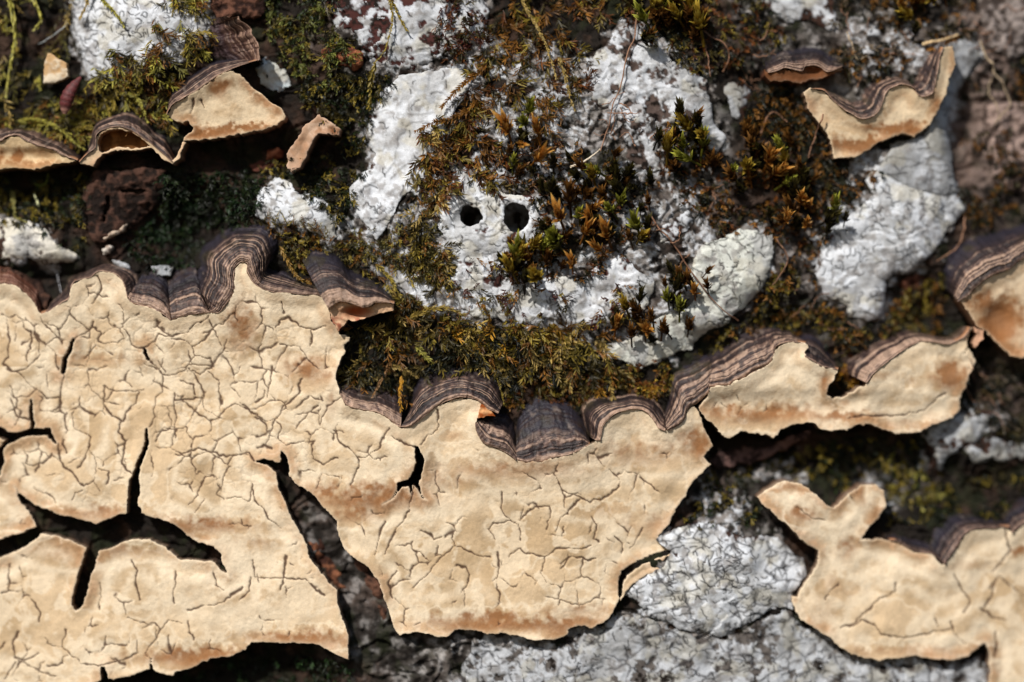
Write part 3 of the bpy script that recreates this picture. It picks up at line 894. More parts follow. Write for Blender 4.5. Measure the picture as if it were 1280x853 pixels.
lichen('white lichen mound netted with black cracks between the two cream crusts', P_("822,674 842,664 870,655 893,655 909,662 927,670 950,670 974,672 989,690 1007,705 1010,720 998,735 988,745 992,764 968,758 930,782 900,797 881,793 845,785 808,771 791,748 777,745 805,720 831,708 838,690"), 12, seed=11, cover=0.9, ink=0.0045, rough=2, knob=.4, cell=21)
lichen('broad grey white lichen crust along the bottom of the trunk face', P_("590,806 640,812 700,806 740,792 775,772 808,776 850,790 880,798 905,802 935,788 968,764 992,770 1002,785 1030,800 1050,816 1072,830 1120,834 1180,834 1215,826 1228,815 1234,860 1240,910 560,910 570,840"), 8, seed=12, cover=0.66, tone=0.68, ink=0.002, rough=5, cell=26, bare_col=lin(92, 86, 82), knob=.8)
lichen('blurred grey lichen ridge below the fringed crust edge', P_("1161,541 1173,529 1200,517 1229,511 1250,523 1235,535 1215,556 1191,567 1176,594 1164,597 1161,570"), 12, seed=13, cover=0.7, tone=0.7, ink=0.0, knob=1.4)
lichen('second grey lichen ridge beside the blurred one near the dark moss', P_("1209,565 1241,544 1265,553 1300,556 1300,582 1262,576 1220,581"), 8, seed=14, cover=0.6, tone=0.62, ink=0.0, knob=1.4)
lichen('pale grey lichen strip above the small dark bracket', P_("950,-40 950,0 971,18 986,27 1010,24 1039,39 1046,20 1046,-40"), 8, seed=15, cover=0.65, tone=0.8, ink=0.001, knob=1.4)
lichen('powdery white lichen tuft beside the cream bracket with a curled lobe', P_("317,87 326,74 334,68 344,77 356,87 364,104 358,110 345,115 325,104"), 4, seed=16, cover=0.9, ink=0.0, knob=2.0, knob_px=5, tint=lin(206, 218, 222))
lichen('small white lichen patch in olive moss right of the drooping zoned lobe', P_("480,328 494,332 506,346 525,341 542,358 544,376 531,384 508,370 494,352"), 11, seed=17, cover=1.0, ink=0.003)
lichen('grey white lichen knob below the wavy bracket', P_("1112,180 1124,174 1138,180 1146,196 1140,206 1122,204 1110,194"), 7, seed=18, cover=0.8, tone=0.75, ink=0.0, knob=1.5)
lichen('dull lilac lichen scrap by the mossy cushions under the small dark bracket', P_("905,108 918,98 934,102 942,120 936,138 928,150 915,146 908,128"), 7, seed=19, cover=0.7, tone=0.55, ink=0.002, knob=1.5)
lichen('small white lichen scrap between rosette moss and the knobbly lichen', P_("820,285 832,278 846,270 862,262 869,275 858,292 840,302 826,300"), 8, seed=20, cover=0.75, tone=0.85, ink=0.002)
lichen('tiny grey lichen chip behind the arched rim of the big crust', P_("136,326 146,324 158,328 161,336 148,337"), 12, seed=21, cover=0.9, tone=0.7, ink=0.0, rough=1.5)
lichen('tiny grey lichen chip in the dark hollow beside the tall zoned arch', P_("188,334 202,331 214,334 212,344 196,345"), 26, seed=22, cover=0.9, tone=0.5, ink=0.0, rough=1.5)

def region(x, y, cx, cy, rx, ry):
    return np.exp(-(((x - cx) / rx) ** 2 + ((y - cy) / ry) ** 2) ** 1.5)


def hB0(x, y):
    return 33 + 4 * fbm(x, y, 80, 2, 1101) + 3 * fbm(x, y, 30, 2, 1105) - 6 * region(x, y, 980, 505, 120, 16) + 5 * region(x, y, 1130, 480, 70, 40)


def hC0(x, y):
    return 25 + 5 * fbm(x, y, 90, 2, 1201) + 3 * fbm(x, y, 30, 2, 1205) + 6 * region(x, y, 1020, 640, 80, 50)


# ------------------------------------------------------------------ the bark itself, with specks of lichen straying onto it
PALE_ZONES = [P_("450,230 500,100 560,80 620,60 740,60 800,30 880,100 905,190 870,260 950,280 968,320 900,405 800,455 700,430 560,400 480,350 440,290"), P_("1020,300 1060,230 1100,60 1200,40 1190,230 1110,380 1060,390"), P_("410,-20 620,-20 600,70 480,90"), P_("560,810 780,780 900,800 1060,820 1240,840 1240,900 560,900"), P_("560,215 640,215 650,250 560,262"), P_("520,200 560,190 565,240 530,240"), P_("680,180 720,170 740,230 700,260 676,240"), P_("690,335 800,300 830,340 800,400 700,400"), P_("770,190 830,200 830,290 780,300"),
              P_("1060,20 1180,30 1160,70 1100,95 1060,80"), P_("1040,280 1090,260 1090,340 1030,340"), P_("590,400 640,400 640,440 590,440"), P_("930,590 1000,570 1010,600 960,600"), P_("880,610 950,630 920,660 870,650"), P_("1090,590 1150,590 1150,630 1100,630")]
for clip_p, clip_h in ((A_OUT, hA0), (B_OUT, lambda x, y: hB0(x, y)), (C_OUT, lambda x, y: hC0(x, y))):     # the bark dips under each crust
    coarse = np.repeat(np.repeat(poly_sdf(gx[::3, ::3], gy[::3, ::3], clip_p[::2]) < -3, 3, 0), 3, 1)[:gx.shape[0], :gx.shape[1]]
    HB = np.where(coarse, np.minimum(HB, clip_h(gx, gy) - 9), HB)
st = 1.6
xs = np.arange(GX0 + 2, GX1 - 2, st); ys = np.arange(GY0 + 2, GY1 - 2, st)
bx, by = np.meshgrid(xs, ys)
bh = sample(HB, bx, by)
LN = np.zeros(gx.shape)
for lp in LPOLYS[:13] + PALE_ZONES:
    q = np.asarray(lp); i0, i1 = np.clip([int(q[:, 0].min() - 30 - GX0), int(q[:, 0].max() + 30 - GX0)], 0, gx.shape[1]); j0, j1 = np.clip([int(q[:, 1].min() - 30 - GY0), int(q[:, 1].max() + 30 - GY0)], 0, gx.shape[0])
    LN[j0:j1, i0:i1] = np.maximum(LN[j0:j1, i0:i1], smooth(24, -6, poly_sdf(gx[j0:j1, i0:i1], gy[j0:j1, i0:i1], lp)))
ln = sample(LN, bx, by)
m2_ = fbm(bx, by, 13, 4, 731); m3_ = fbm(bx, by, 34, 3, 735); m4_ = fbm(bx, by, 5, 3, 738)
lt = smooth(0.0, 0.16, m2_ * 0.9 + m3_ * 0.5 + 0.3 * m4_ + (ln - 0.8) * 0.9) * smooth(0.02, 0.2, ln)
bc = mix(bark_colour(bx, by), mix(np.broadcast_to(LW * .85, bx.shape + (3,)), LM, smooth(-0.2, 0.3, m4_ + m2_ * .4)), lt * 0.9)
bh = bh + 2.5 * lt
mesh_obj('bark', W(bx.ravel(), by.ravel(), bh.ravel()), grid_faces(*bx.shape), bc.reshape(-1, 3), M_BARK, trunk)

# ------------------------------------------------------------------ loose flakes of bark (parts of the trunk)
def bark_flake(poly, up, c0, c1, seed, label, rough=2.5, holes=(), name='bark_flake', amp=1.0, step=1.4):
    def surf(x, y):
        return sample(HBs, x, y) + up

    def fun(x, y, sdf):
        n1 = fbm(x, y, 26, 4, 1000 + seed); n2 = fbm(x, y, 8, 4, 1010 + seed)
        f = ridged(x * 0.8 + y * 0.3, y, 13, 3, 1020 + seed)
        h = surf(x, y) + amp * (4 * n1 + 3 * n2 + 2.5 * f) - 5 * np.exp(sdf / 3.0)
        c = mix(np.broadcast_to(c0, x.shape + (3,)), c1, smooth(-0.25, 0.35, n2 + 0.5 * f + 0.4 * n1 - 0.2))
        return h, c
    o = sheet(name, poly, holes, fun, step, M_BARK, trunk, depth=14, wall=c0 * 0.8, rough=rough, rough_px=9, seed=seed % 13)
    o['label'] = label
    stamp(lambda x, y: surf(x, y) + 1, poly)
    return o


RB0 = lin(32, 23, 19); RB1 = lin(78, 54, 44)
bark_flake(P_("118,212 148,214 181,208 207,214 209,231 198,248 181,267 156,286 137,301 118,305 105,288 101,261 103,231"), 14, RB0, RB1, 1, 'dark reddish brown bark plate split by cracks in the hollow',
           holes=[P_("124,276 131,262 133,246 137,245 137,259 129,277"), P_("146,239 160,236 178,236 186,240 176,242 158,241")], name='bark_plate')
bark_flake(P_("400,62 412,57 424,62 440,60 455,66 455,82 444,88 430,82 415,80 403,72"), 8, lin(80, 44, 30), lin(150, 92, 64), 2, 'rusty brown crumbly bark flake')
bark_flake(P_("266,-30 262,8 272,22 296,20 318,24 332,12 334,-30"), 14, lin(44, 27, 22), lin(104, 70, 55), 3, 'coarse reddish brown woody bark knob')
bark_flake(P_("888,577 903,566 928,561 958,562 986,548 1014,537 1012,548 978,566 942,581 902,588"), 22, lin(50, 36, 34), lin(110, 84, 78), 4, 'thin dark bark splinter under the pale crust', name='bark_plate')
bark_flake(P_("1232,132 1262,126 1330,130 1330,232 1262,240 1242,226 1236,180"), 10, lin(70, 56, 50), lin(160, 138, 128), 5, 'pinkish brown blurred bark plate', name='bark_plate')
bark_flake(P_("1222,-40 1300,-40 1300,62 1262,74 1240,62 1230,40"), 9, lin(70, 60, 55), lin(150, 138, 132), 6, 'greyish mauve bark plate with hanging fibres', name='bark_plate')
bark_flake(P_("332,186 344,183 353,188 351,195 338,200 330,197"), 10, lin(110, 58, 40), lin(176, 112, 84), 7, 'small rust red bark flake', rough=1.5)
bark_flake(P_("310,203 330,198 352,206 330,214 312,212"), 6, lin(60, 34, 28), lin(100, 60, 48), 8, 'dark red brown bark flake')
bark_flake(P_("128,297 138,290 150,284 158,280 154,288 142,295 131,301"), 17, lin(120, 92, 76), lin(196, 176, 156), 9, 'pale torn bark edge', rough=1.2)
bark_flake(P_("126,312 134,306 141,308 136,316 127,318"), 14, lin(150, 130, 116), lin(214, 204, 192), 10, 'pale bark chip', rough=1.2)
bark_flake(P_("0,335 18,338 46,352 60,372 56,386 40,370 20,352 0,346"), 16, lin(44, 30, 25), lin(86, 60, 48), 11, 'red brown bark behind the crust edge')
bark_flake(P_("1128,352 1150,340 1170,352 1168,372 1150,380 1132,370"), 4, lin(70, 40, 32), lin(112, 70, 54), 12, 'dull red bark scrap in the hollow')
bark_flake(P_("384,680 398,676 410,700 424,722 430,740 416,736 402,716 390,700"), 4, lin(60, 36, 28), lin(130, 84, 60), 13, 'rusty bark strip inside the wide crack')
bark_flake(P_("440,690 462,706 474,726 486,760 492,782 478,778 464,750 452,724 440,708"), 2, lin(44, 30, 26), lin(96, 66, 52), 14, 'dark bark strip along the wide crack')

# ------------------------------------------------------------------ the crust fungi
def amount_A(x, y):
    a = 0.60 * region(x, y, 120, 500, 230, 140) + 0.30 * region(x, y, 360, 480, 110, 110) + 0.08 * region(x, y, 640, 670, 180, 90) + 0.08 * region(x, y, 100, 790, 180, 70)
    return np.minimum(a + 0.07, 0.62)


bigfungus = thing('crust_fungus', 'large cream crust fungus with cracked face and wavy zoned dark rim', 'fungus', 430, 800, 0)
rimsA = [L0m, L1m, L2m, L3m, L4m, L6m, L7m[:9], L8m, L8bm, L9m, L10m[:6]]
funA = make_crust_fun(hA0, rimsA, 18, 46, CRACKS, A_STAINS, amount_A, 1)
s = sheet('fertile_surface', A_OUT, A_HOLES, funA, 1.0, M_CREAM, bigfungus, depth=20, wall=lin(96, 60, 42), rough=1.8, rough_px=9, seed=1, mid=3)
s['label'] = 'cream cracked fertile surface with open black splits'
stamp(lambda x, y: hA0(x, y), A_OUT, True)
sl = P_("842,690 832,712 804,720 784,738 776,752 778,730 784,720 800,708 818,700")
sliver = sheet('fertile_surface', sl, [], make_crust_fun(lambda x, y: hA0(x, y) * 0 + 20, [], 0, 10, [], [], lambda x, y: x * 0, 9), 1.2, M_CREAM, bigfungus, depth=18, wall=lin(96, 60, 42), seed=4)
sliver['label'] = 'thin cream sliver split off along the edge'
hm = lambda x, y: hA_at(x, y) - 1
cap('cap_margin', L0m, L0o, hm, bigfungus, 0, rings=5, navy=0.9, warm=0.55, pale=0.6)
cap('cap_margin', L1m, L1o, hm, bigfungus, 1, rings=5, navy=0.85, bulge=2)
cap('cap_margin', L2m, L2o, hm, bigfungus, 2, rings=8, navy=0.42)
cap('cap_margin', L3m, L3o, lambda x, y: hm(x, y) + 2, bigfungus, 3, rings=9, navy=0.45, label='striped cap lobe running back into navy shade')
cap('cap_margin', L4m, L4o, lambda x, y: hm(x, y) + 1, bigfungus, 4, rings=9, navy=0.62, bulge=7, label='tall S shaped zoned cap arch')
# drooping lobe on the right shoulder
L5u = L5m + P_("492,389 475,393 458,398 443,402 437,399 431,406 424,414 416,401")


def fun5(x, y, sdf):
    h = 52 - 0.35 * np.maximum(y - 380, 0) - 12 * region(x, y, 448, 391, 16, 7) + 2 * fbm(x, y, 7, 3, 61)
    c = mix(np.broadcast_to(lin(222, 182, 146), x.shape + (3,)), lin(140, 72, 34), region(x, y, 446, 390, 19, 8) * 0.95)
    c = mix(c, lin(176, 104, 80), smooth(0.0, 0.4, fbm(x, y, 8, 3, 62)) * smooth(430, 470, 462 + 0 * x) * smooth(392, 402, y))
    return h, c


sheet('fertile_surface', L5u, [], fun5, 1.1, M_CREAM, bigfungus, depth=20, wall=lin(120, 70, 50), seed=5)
cap('cap_margin', L5m, L5o, 58, bigfungus, 5, rings=10, navy=0.5, bulge=6, label='drooping overlapping zoned cap lobe')
cap('cap_margin', L6m, L6o, hm, bigfungus, 6, rings=6, navy=0.7)
cap('cap_margin', L7m, L7o, lambda x, y: hm(x, y) + 3, bigfungus, 7, rings=7, navy=0.66, bulge=6, pale=1.1)
cap('cap_margin', L8m, L8o, lambda x, y: hm(x, y) + 4, bigfungus, 8, rings=6, navy=0.6, bulge=4)
cap('cap_margin', L8bm, L8bo, hm, bigfungus, 18, rings=9, navy=0.28, bulge=3, label='dark purple brown cap lobe')
cap('cap_margin', L9m, L9o, lambda x, y: hm(x, y) + 3, bigfungus, 9, rings=6, navy=0.95, bulge=4, pale=1.2)
cap('cap_margin', L10m, L10o, lambda x, y: hm(x, y) + 4, bigfungus, 10, rings=11, navy=0.72, bulge=6, pale=1.15, label='long sloping zoned cap flank')
# rusty hollow under the tip of the second arch
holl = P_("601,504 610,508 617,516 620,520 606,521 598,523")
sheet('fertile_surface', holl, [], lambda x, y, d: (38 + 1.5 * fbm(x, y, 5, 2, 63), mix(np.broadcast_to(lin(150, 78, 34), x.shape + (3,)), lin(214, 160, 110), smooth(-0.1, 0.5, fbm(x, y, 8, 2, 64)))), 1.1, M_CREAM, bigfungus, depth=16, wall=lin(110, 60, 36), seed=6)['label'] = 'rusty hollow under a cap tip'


B_ST = [(950, 518, 70, 12, .8), (918, 508, 6, 4, .9), (1184, 470, 17, 13, 1.2), (1050, 521, 40, 6, .8), (1090, 470, 26, 6, .45), (1140, 478, 14, 6, .4), (1120, 530, 60, 6, .45), (1030, 480, 7, 12, .7)]
fungB = thing('crust_fungus', 'pale peach crust fungus with fringed lower edge and hooked upper tip', 'fungus', 1050, 545, 0)
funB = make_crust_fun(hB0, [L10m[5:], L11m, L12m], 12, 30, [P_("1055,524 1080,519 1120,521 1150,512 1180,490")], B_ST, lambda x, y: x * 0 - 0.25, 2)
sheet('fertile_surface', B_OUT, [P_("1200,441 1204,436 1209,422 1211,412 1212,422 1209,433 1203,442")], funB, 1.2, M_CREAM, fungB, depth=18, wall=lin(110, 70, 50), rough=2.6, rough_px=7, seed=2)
stamp(lambda x, y: hB0(x, y), B_OUT, True)
cap('cap_margin', L11m, L11o, 48, fungB, 11, rings=6, navy=0.5, pale=0.5, label='dull grey overlapping cap lobe')
cap('cap_margin', L12m, L12o, lambda x, y: hB0(x, y) + 14, fungB, 12, rings=6, navy=0.9, pale=1.2)
tip = P_("1212,410 1224,413 1225,423 1213,435 1210,430 1216,420")
sheet('cap_margin', tip, [], lambda x, y, d: (52 + 1.5 * fbm(x, y, 5, 2, 65), np.broadcast_to(lin(206, 160, 130), x.shape + (3,)) * (1 + 0.2 * fbm(x, y, 5, 2, 66)[..., None])), 1.1, M_CREAM, fungB, depth=16, seed=3)


C_ST = [(1002, 642, 14, 9, .8), (1000, 610, 30, 5, .6), (1075, 620, 8, 14, .6), (1058, 686, 12, 12, .7), (1050, 735, 25, 16, .35), (1140, 815, 90, 8, .5), (1030, 760, 20, 30, .35), (1215, 705, 30, 8, .4), (1272, 690, 12, 6, .9), (1090, 640, 10, 12, .5)]
C_CR = [P_(t) for t in """1050,786 1070,775 1085,762 1100,748 1118,740 1120,728
1050,786 1075,776 1092,780 1100,792 1130,796 1165,790 1190,786
1192,718 1200,735 1210,750 1204,766
1236,735 1248,720 1270,738 1290,750
1246,722 1236,748 1230,758
1190,775 1192,790 1204,804
1030,750 1036,740 1048,730
1168,772 1170,782
1225,760 1240,772 1256,775
1250,640 1260,690 1240,715
994,634 1012,645 1030,650
1245,790 1243,820""".split('\n')]
fungC = thing('crust_fungus', 'cream crust fungus with two rounded ear shaped lobes above grey lichen', 'fungus', 1120, 825, 0)
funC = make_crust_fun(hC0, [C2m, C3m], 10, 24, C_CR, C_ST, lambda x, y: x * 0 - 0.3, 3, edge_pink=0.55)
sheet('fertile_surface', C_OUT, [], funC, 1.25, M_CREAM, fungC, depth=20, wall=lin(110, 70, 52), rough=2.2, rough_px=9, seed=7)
stamp(lambda x, y: hC0(x, y), C_OUT, True)
cap('cap_margin', C1m, C1o, lambda x, y: hC0(x, y) + 6, fungC, 13, rings=5, navy=0.3, pale=0.35)
cap('cap_margin', C2m, C2o, lambda x, y: hC0(x, y) + 12, fungC, 14, rings=6, navy=0.4, pale=0.35)
cap('cap_margin', C3m, C3o, lambda x, y: hC0(x, y) + 12, fungC, 15, rings=6, navy=0.3, pale=0.3)


def bracket(label, out, caps, h0, stains, px, py, seed, cracks=(), rise=10, tone=None, step=1.1, edge=0.65, holes=(), cap_kw=None, cap_h=None):
    t = thing('bracket_fungus', label, 'fungus', px, py, 0)
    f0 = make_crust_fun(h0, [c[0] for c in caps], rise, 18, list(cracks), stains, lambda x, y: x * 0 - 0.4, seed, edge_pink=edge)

    def f(x, y, d):
        h, c = f0(x, y, d)
        if tone is not None:
            c = c * tone
        return h, c
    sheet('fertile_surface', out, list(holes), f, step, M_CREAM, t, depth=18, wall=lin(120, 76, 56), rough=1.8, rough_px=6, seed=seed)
    for i, c in enumerate(caps):
        kw = dict(rings=6, navy=0.8)
        if cap_kw: kw.update(cap_kw[i])
        cap('cap_margin', c[0], c[1], (lambda x, y: h0(x, y) + rise + 2) if cap_h is None else cap_h[i], t, 20 + seed + i, **kw)
    stamp(lambda x, y: h0(x, y), out, True)
    return t


bracket('wavy peach bracket fungus with grey striped crest on the grey lichen slab', D_OUT, [(Dm, Do)], lambda x, y: 40 + 3 * fbm(x, y, 40, 2, 1301) - 0.06 * (y - 120), [(1085, 184, 40, 7, 1.2), (1125, 163, 40, 6, 1.1), (1165, 130, 8, 24, .7), (1012, 130, 10, 12, .4), (1103, 142, 4, 5, .4)], 1095, 200, 1,
        tone=np.array([.92, .88, .82]), cap_kw=[dict(rings=5, navy=1.2, pale=1.2, bulge=3)])
bracket('small dark bracket fungus with torn pale lip under grey lichen', E_OUT, [(E_m, E_o)], lambda x, y: 32 + 3 * fbm(x, y, 20, 2, 1311) - 10 * region(x, y, 1014, 90, 12, 6), [(1000, 95, 50, 12, 1.2), (960, 92, 10, 16, 1.0)], 1000, 106, 3,
        tone=np.array([.5, .4, .36]), cap_kw=[dict(rings=5, navy=0.5, pale=0.8, bulge=4)])
bracket('thick bracket fungus with navy zoned top and rusty hollow at the frame edge', F_OUT, [(Fm, Fo)], lambda x, y: 44 + 3 * fbm(x, y, 40, 2, 1321) - 10 * region(x, y, 1245, 402, 18, 20), [(1246, 400, 22, 22, 1.4), (1222, 380, 18, 12, .9), (1262, 432, 16, 16, .6)], 1260, 450, 4,
        tone=np.array([1, .95, .9]), cap_kw=[dict(rings=7, navy=0.55, pale=1.0, bulge=7)], rise=14)
bracket('cream fan bracket fungus with brown torn upper lobe beside powdery lichen', G_OUT, [(Gm, Go), (G2m, G2o)], lambda x, y: 42 + 3 * fbm(x, y, 40, 2, 1331) - 0.10 * (y - 130), [(278, 112, 10, 10, 1.0), (255, 167, 26, 4, 1.4), (300, 163, 44, 3, 1.0), (330, 128, 16, 6, .5), (345, 142, 10, 8, .3)], 285, 178, 5,
        cracks=[P_("245,128 244,140 241,146"), P_("253,128 257,138")], tone=np.array([.9, .86, .80]), cap_kw=[dict(rings=5, navy=0.6, pale=0.9), dict(rings=12, navy=0.42, pale=0.9, warm=0.15, bulge=-9, ragged=4.0)], cap_h=[lambda x, y: 54 + 0 * x, lambda x, y: 56 + 0 * x])
bracket('half round bracket fungus with olive stained pore face against the frame edge', I_OUT, [(Im, Io)], lambda x, y: 40 + 3 * fbm(x, y, 30, 2, 1341) - 6 * region(x, y, 40, 196, 40, 8), [(28, 198, 7, 6, 1.2), (2, 200, 8, 8, .9), (62, 194, 16, 6, .5), (30, 208, 50, 4, .6)], 45, 214, 7,
        tone=np.array([.92, .85, .72]), cap_kw=[dict(rings=5, navy=0.8, pale=0.9, bulge=4)])
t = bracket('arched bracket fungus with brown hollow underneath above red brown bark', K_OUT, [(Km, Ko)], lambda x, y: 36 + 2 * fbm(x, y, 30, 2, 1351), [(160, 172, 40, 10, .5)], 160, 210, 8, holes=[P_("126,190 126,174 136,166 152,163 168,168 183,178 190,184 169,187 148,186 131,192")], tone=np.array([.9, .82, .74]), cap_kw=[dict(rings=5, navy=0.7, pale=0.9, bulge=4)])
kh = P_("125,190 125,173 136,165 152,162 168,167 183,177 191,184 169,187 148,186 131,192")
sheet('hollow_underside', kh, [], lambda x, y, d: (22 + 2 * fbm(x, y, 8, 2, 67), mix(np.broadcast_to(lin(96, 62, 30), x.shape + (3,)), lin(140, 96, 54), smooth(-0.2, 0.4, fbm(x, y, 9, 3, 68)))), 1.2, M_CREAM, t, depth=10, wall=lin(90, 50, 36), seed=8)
bracket('small narrow pinkish bracket fungus pointing down in dark moss', J_OUT, [], lambda x, y: 40 + 3 * fbm(x, y, 20, 2, 1361), [(402, 168, 8, 6, .5), (420, 166, 7, 7, .9)], 375, 216, 10, tone=np.array([.72, .62, .62]), edge=0.35)

# ------------------------------------------------------------------ moss
FM[(np.hypot(gx - 590, gy - 271) < 20) | (np.hypot(gx - 645, gy - 271) < 27)] = 1
def unit(v):
    return v / (np.linalg.norm(v, axis=-1, keepdims=True) + 1e-9)


def leaf_mesh(b, d, up, ln, wd, curl, col, tipcol):
    """arrays of narrow pointed leaves in trunk space (x, y down, h out): base b, direction d"""
    side = unit(np.cross(d, up)); nrm = unit(np.cross(side, d))
    n = len(b)
    ln = ln[:, None]; wd = wd[:, None]; curl = curl[:, None]
    m = b + d * ln * 0.5 + nrm * ln * curl * 0.5
    tp = b + d * ln * 0.96 + nrm * ln * curl * 1.4
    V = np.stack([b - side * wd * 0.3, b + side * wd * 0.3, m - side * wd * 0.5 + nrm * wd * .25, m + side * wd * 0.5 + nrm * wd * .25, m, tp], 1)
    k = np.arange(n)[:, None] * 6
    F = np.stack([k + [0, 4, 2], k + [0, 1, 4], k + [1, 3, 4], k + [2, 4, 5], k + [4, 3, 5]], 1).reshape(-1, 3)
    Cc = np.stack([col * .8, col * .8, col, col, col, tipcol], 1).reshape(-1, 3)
    return V.reshape(-1, 3), F, Cc


def shoots(x, y, r, length, nleaf, leaf, width, palette, heading=(90, 55), tilt=(8, 42), lift=1.0, beta=(25, 55), curl=0.15, spread=1.0, hfun=None):
    """many shoots with spirally set leaves; palette = list of colours"""
    n = len(x)
    a = np.radians(r.normal(heading[0], heading[1], n)); t = np.radians(r.uniform(*tilt, n))
    L = r.uniform(*length, n)
    h0 = sample(H, x, y) + lift
    s = (np.arange(nleaf) + 0.5) / nleaf
    bend = r.normal(0, 0.5, n)
    ang = a[:, None] + bend[:, None] * s[None]
    step = L[:, None] / nleaf
    px = x[:, None] + np.cumsum(np.cos(ang) * np.cos(t)[:, None] * step, 1)
    py = y[:, None] + np.cumsum(np.sin(ang) * np.cos(t)[:, None] * step, 1)
    tt = t[:, None] - 0.5 * s[None]
    ph = h0[:, None] + np.cumsum(np.sin(tt) * step, 1)
    ph = np.maximum(ph, sample(H, px, py) + 0.5)
    d = np.stack([np.cos(ang) * np.cos(tt), np.sin(ang) * np.cos(tt), np.sin(tt)], -1)
    rv = r.normal(0, 1, d.shape)
    perp = unit(rv - (rv * d).sum(-1, keepdims=True) * d)
    be = np.radians(r.uniform(*beta, (n, nleaf, 1))) * spread
    ld = unit(d * np.cos(be) + perp * np.sin(be))
    ld[..., 2] = np.where(ld[..., 2] < -0.15, -ld[..., 2] * 0.3, ld[..., 2])
    ld = unit(ld)
    b = np.stack([px, py, ph], -1).reshape(-1, 3); ld = ld.reshape(-1, 3)
    N = len(b)
    pal = np.array(palette)
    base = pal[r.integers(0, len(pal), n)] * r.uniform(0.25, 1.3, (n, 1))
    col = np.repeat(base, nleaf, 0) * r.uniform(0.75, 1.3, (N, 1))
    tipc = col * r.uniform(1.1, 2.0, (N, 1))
    taper = np.tile(1.0 - 0.45 * s, n)
    up = np.tile([0.0, 0, 1.0], (N, 1)) + r.normal(0, 0.5, (N, 3))
    return leaf_mesh(b, ld, up, r.uniform(*leaf, N) * taper, r.uniform(*width, N) * taper, r.normal(curl, 0.15, N), col, tipc)


def merge(parts):
    V, F, Cc, k = [], [], [], 0
    for v, f, c in parts:
        V.append(v); F.append(f + k); Cc.append(c); k += len(v)
    return np.concatenate(V), np.concatenate(F), np.concatenate(Cc)


def scatter(poly, n, r, thin=0.0, seed=0):
    p = np.asarray(poly, float); lo, hi = p.min(0), p.max(0)
    X = np.empty(0); Y = np.empty(0)
    while len(X) < n:
        x = r.uniform(lo[0], hi[0], n * 2); y = r.uniform(lo[1], hi[1], n * 2)
        k = in_poly(x, y, poly) & (sample(FM, x, y) < 0.5) & (fbm(x, y, 22, 2, 1400 + seed) > thin + r.normal(0, .12, n * 2))
        X = np.r_[X, x[k]]; Y = np.r_[Y, y[k]]
    return X[:n], Y[:n]


OLIVE = lin(138, 120, 46); YGREEN = lin(168, 160, 70); BROWNM = lin(130, 88, 34); RUST = lin(108, 62, 24); DKGREEN = lin(40, 52, 22); DKOLIVE = lin(66, 58, 26); GOLD = lin(190, 140, 44); REDBR = lin(80, 38, 28); STRAW = lin(176, 150, 84); BLACKG = lin(26, 30, 16)


def moss(label, poly, n, palette, length=(14, 30), nleaf=12, leaf=(9, 17), width=(1.5, 3.0), thin=-0.2, seed=0, **kw):
    r = np.random.default_rng(3000 + seed)
    x, y = scatter(poly, int(n * .72), r, thin, seed)
    V, F, Cc = shoots(x, y, r, length, nleaf, leaf, width, palette, **kw)
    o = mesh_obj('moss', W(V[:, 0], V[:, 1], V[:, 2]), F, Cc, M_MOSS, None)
    return tag(o, label, 'moss', kind='stuff')


FINE = dict(length=(8, 19), nleaf=9, leaf=(5, 10), width=(1.5, 2.8), tilt=(15, 60))
moss('yellow green feathery moss hanging in the dark corner beside the script lichen', P_("-60,-40 84,-40 86,60 70,60 40,120 -60,150"), 130, [YGREEN, OLIVE, STRAW, DKOLIVE], seed=1, length=(20, 40), nleaf=16, leaf=(7, 13), width=(1.5, 2.6), heading=(95, 35))
moss('olive moss draped over the arched brackets', P_("-60,130 30,128 100,110 200,96 216,110 214,150 190,150 160,140 120,150 96,180 60,165 30,158 -60,156"), 330, [OLIVE, YGREEN, DKOLIVE, BROWNM], seed=2, heading=(70, 50))
moss('olive brown moss growing over the corner script lichen', P_("120,70 150,40 190,30 215,-20 270,-30 268,40 240,75 210,105 150,112 106,108"), 210, [OLIVE, BROWNM, DKOLIVE, YGREEN], seed=3, thin=0.0, heading=(80, 45))
moss('olive green granular moss right of the torn brown lobe', P_("330,-30 415,-30 420,40 448,60 440,100 400,112 350,70 332,40"), 620, [OLIVE, DKGREEN, lin(120, 124, 60), DKOLIVE], seed=4, **FINE)
moss('dark scrubby moss beside the bright white lichen arm', P_("362,100 440,92 490,96 466,130 456,160 464,205 440,224 436,250 424,280 400,250 356,222 322,214 345,190 392,180 430,165"), 760, [DKGREEN, DKOLIVE, BLACKG, OLIVE], seed=5, **FINE)
moss('dark green black moss in the deep hollow', P_("200,215 260,212 318,215 330,236 318,270 300,280 262,296 236,330 190,335 165,320 150,296 185,270 205,240"), 760, [BLACKG, DKGREEN, lin(30, 52, 24)], seed=6, **FINE)
moss('dark moss under the half round bracket', P_("-60,216 60,212 104,208 104,236 106,290 96,314 70,296 40,276 -60,272"), 560, [BLACKG, DKGREEN, DKOLIVE, OLIVE], seed=7, **FINE)
moss('brown feathery moss hanging over the lichens in the middle', P_("588,60 622,20 640,-40 762,-40 752,40 736,70 732,120 706,160 660,190 600,215 560,230 530,220 545,180 575,140 592,100"), 430, [BROWNM, OLIVE, RUST, DKOLIVE, BROWNM], seed=8, length=(16, 34), nleaf=13, leaf=(9, 18), heading=(85, 55))
moss('dark red brown moss specks on the lilac lichen', P_("545,-30 625,-30 615,30 600,70 560,72 550,40"), 240, [REDBR, RUST, DKOLIVE], seed=9, thin=0.0, **FINE)
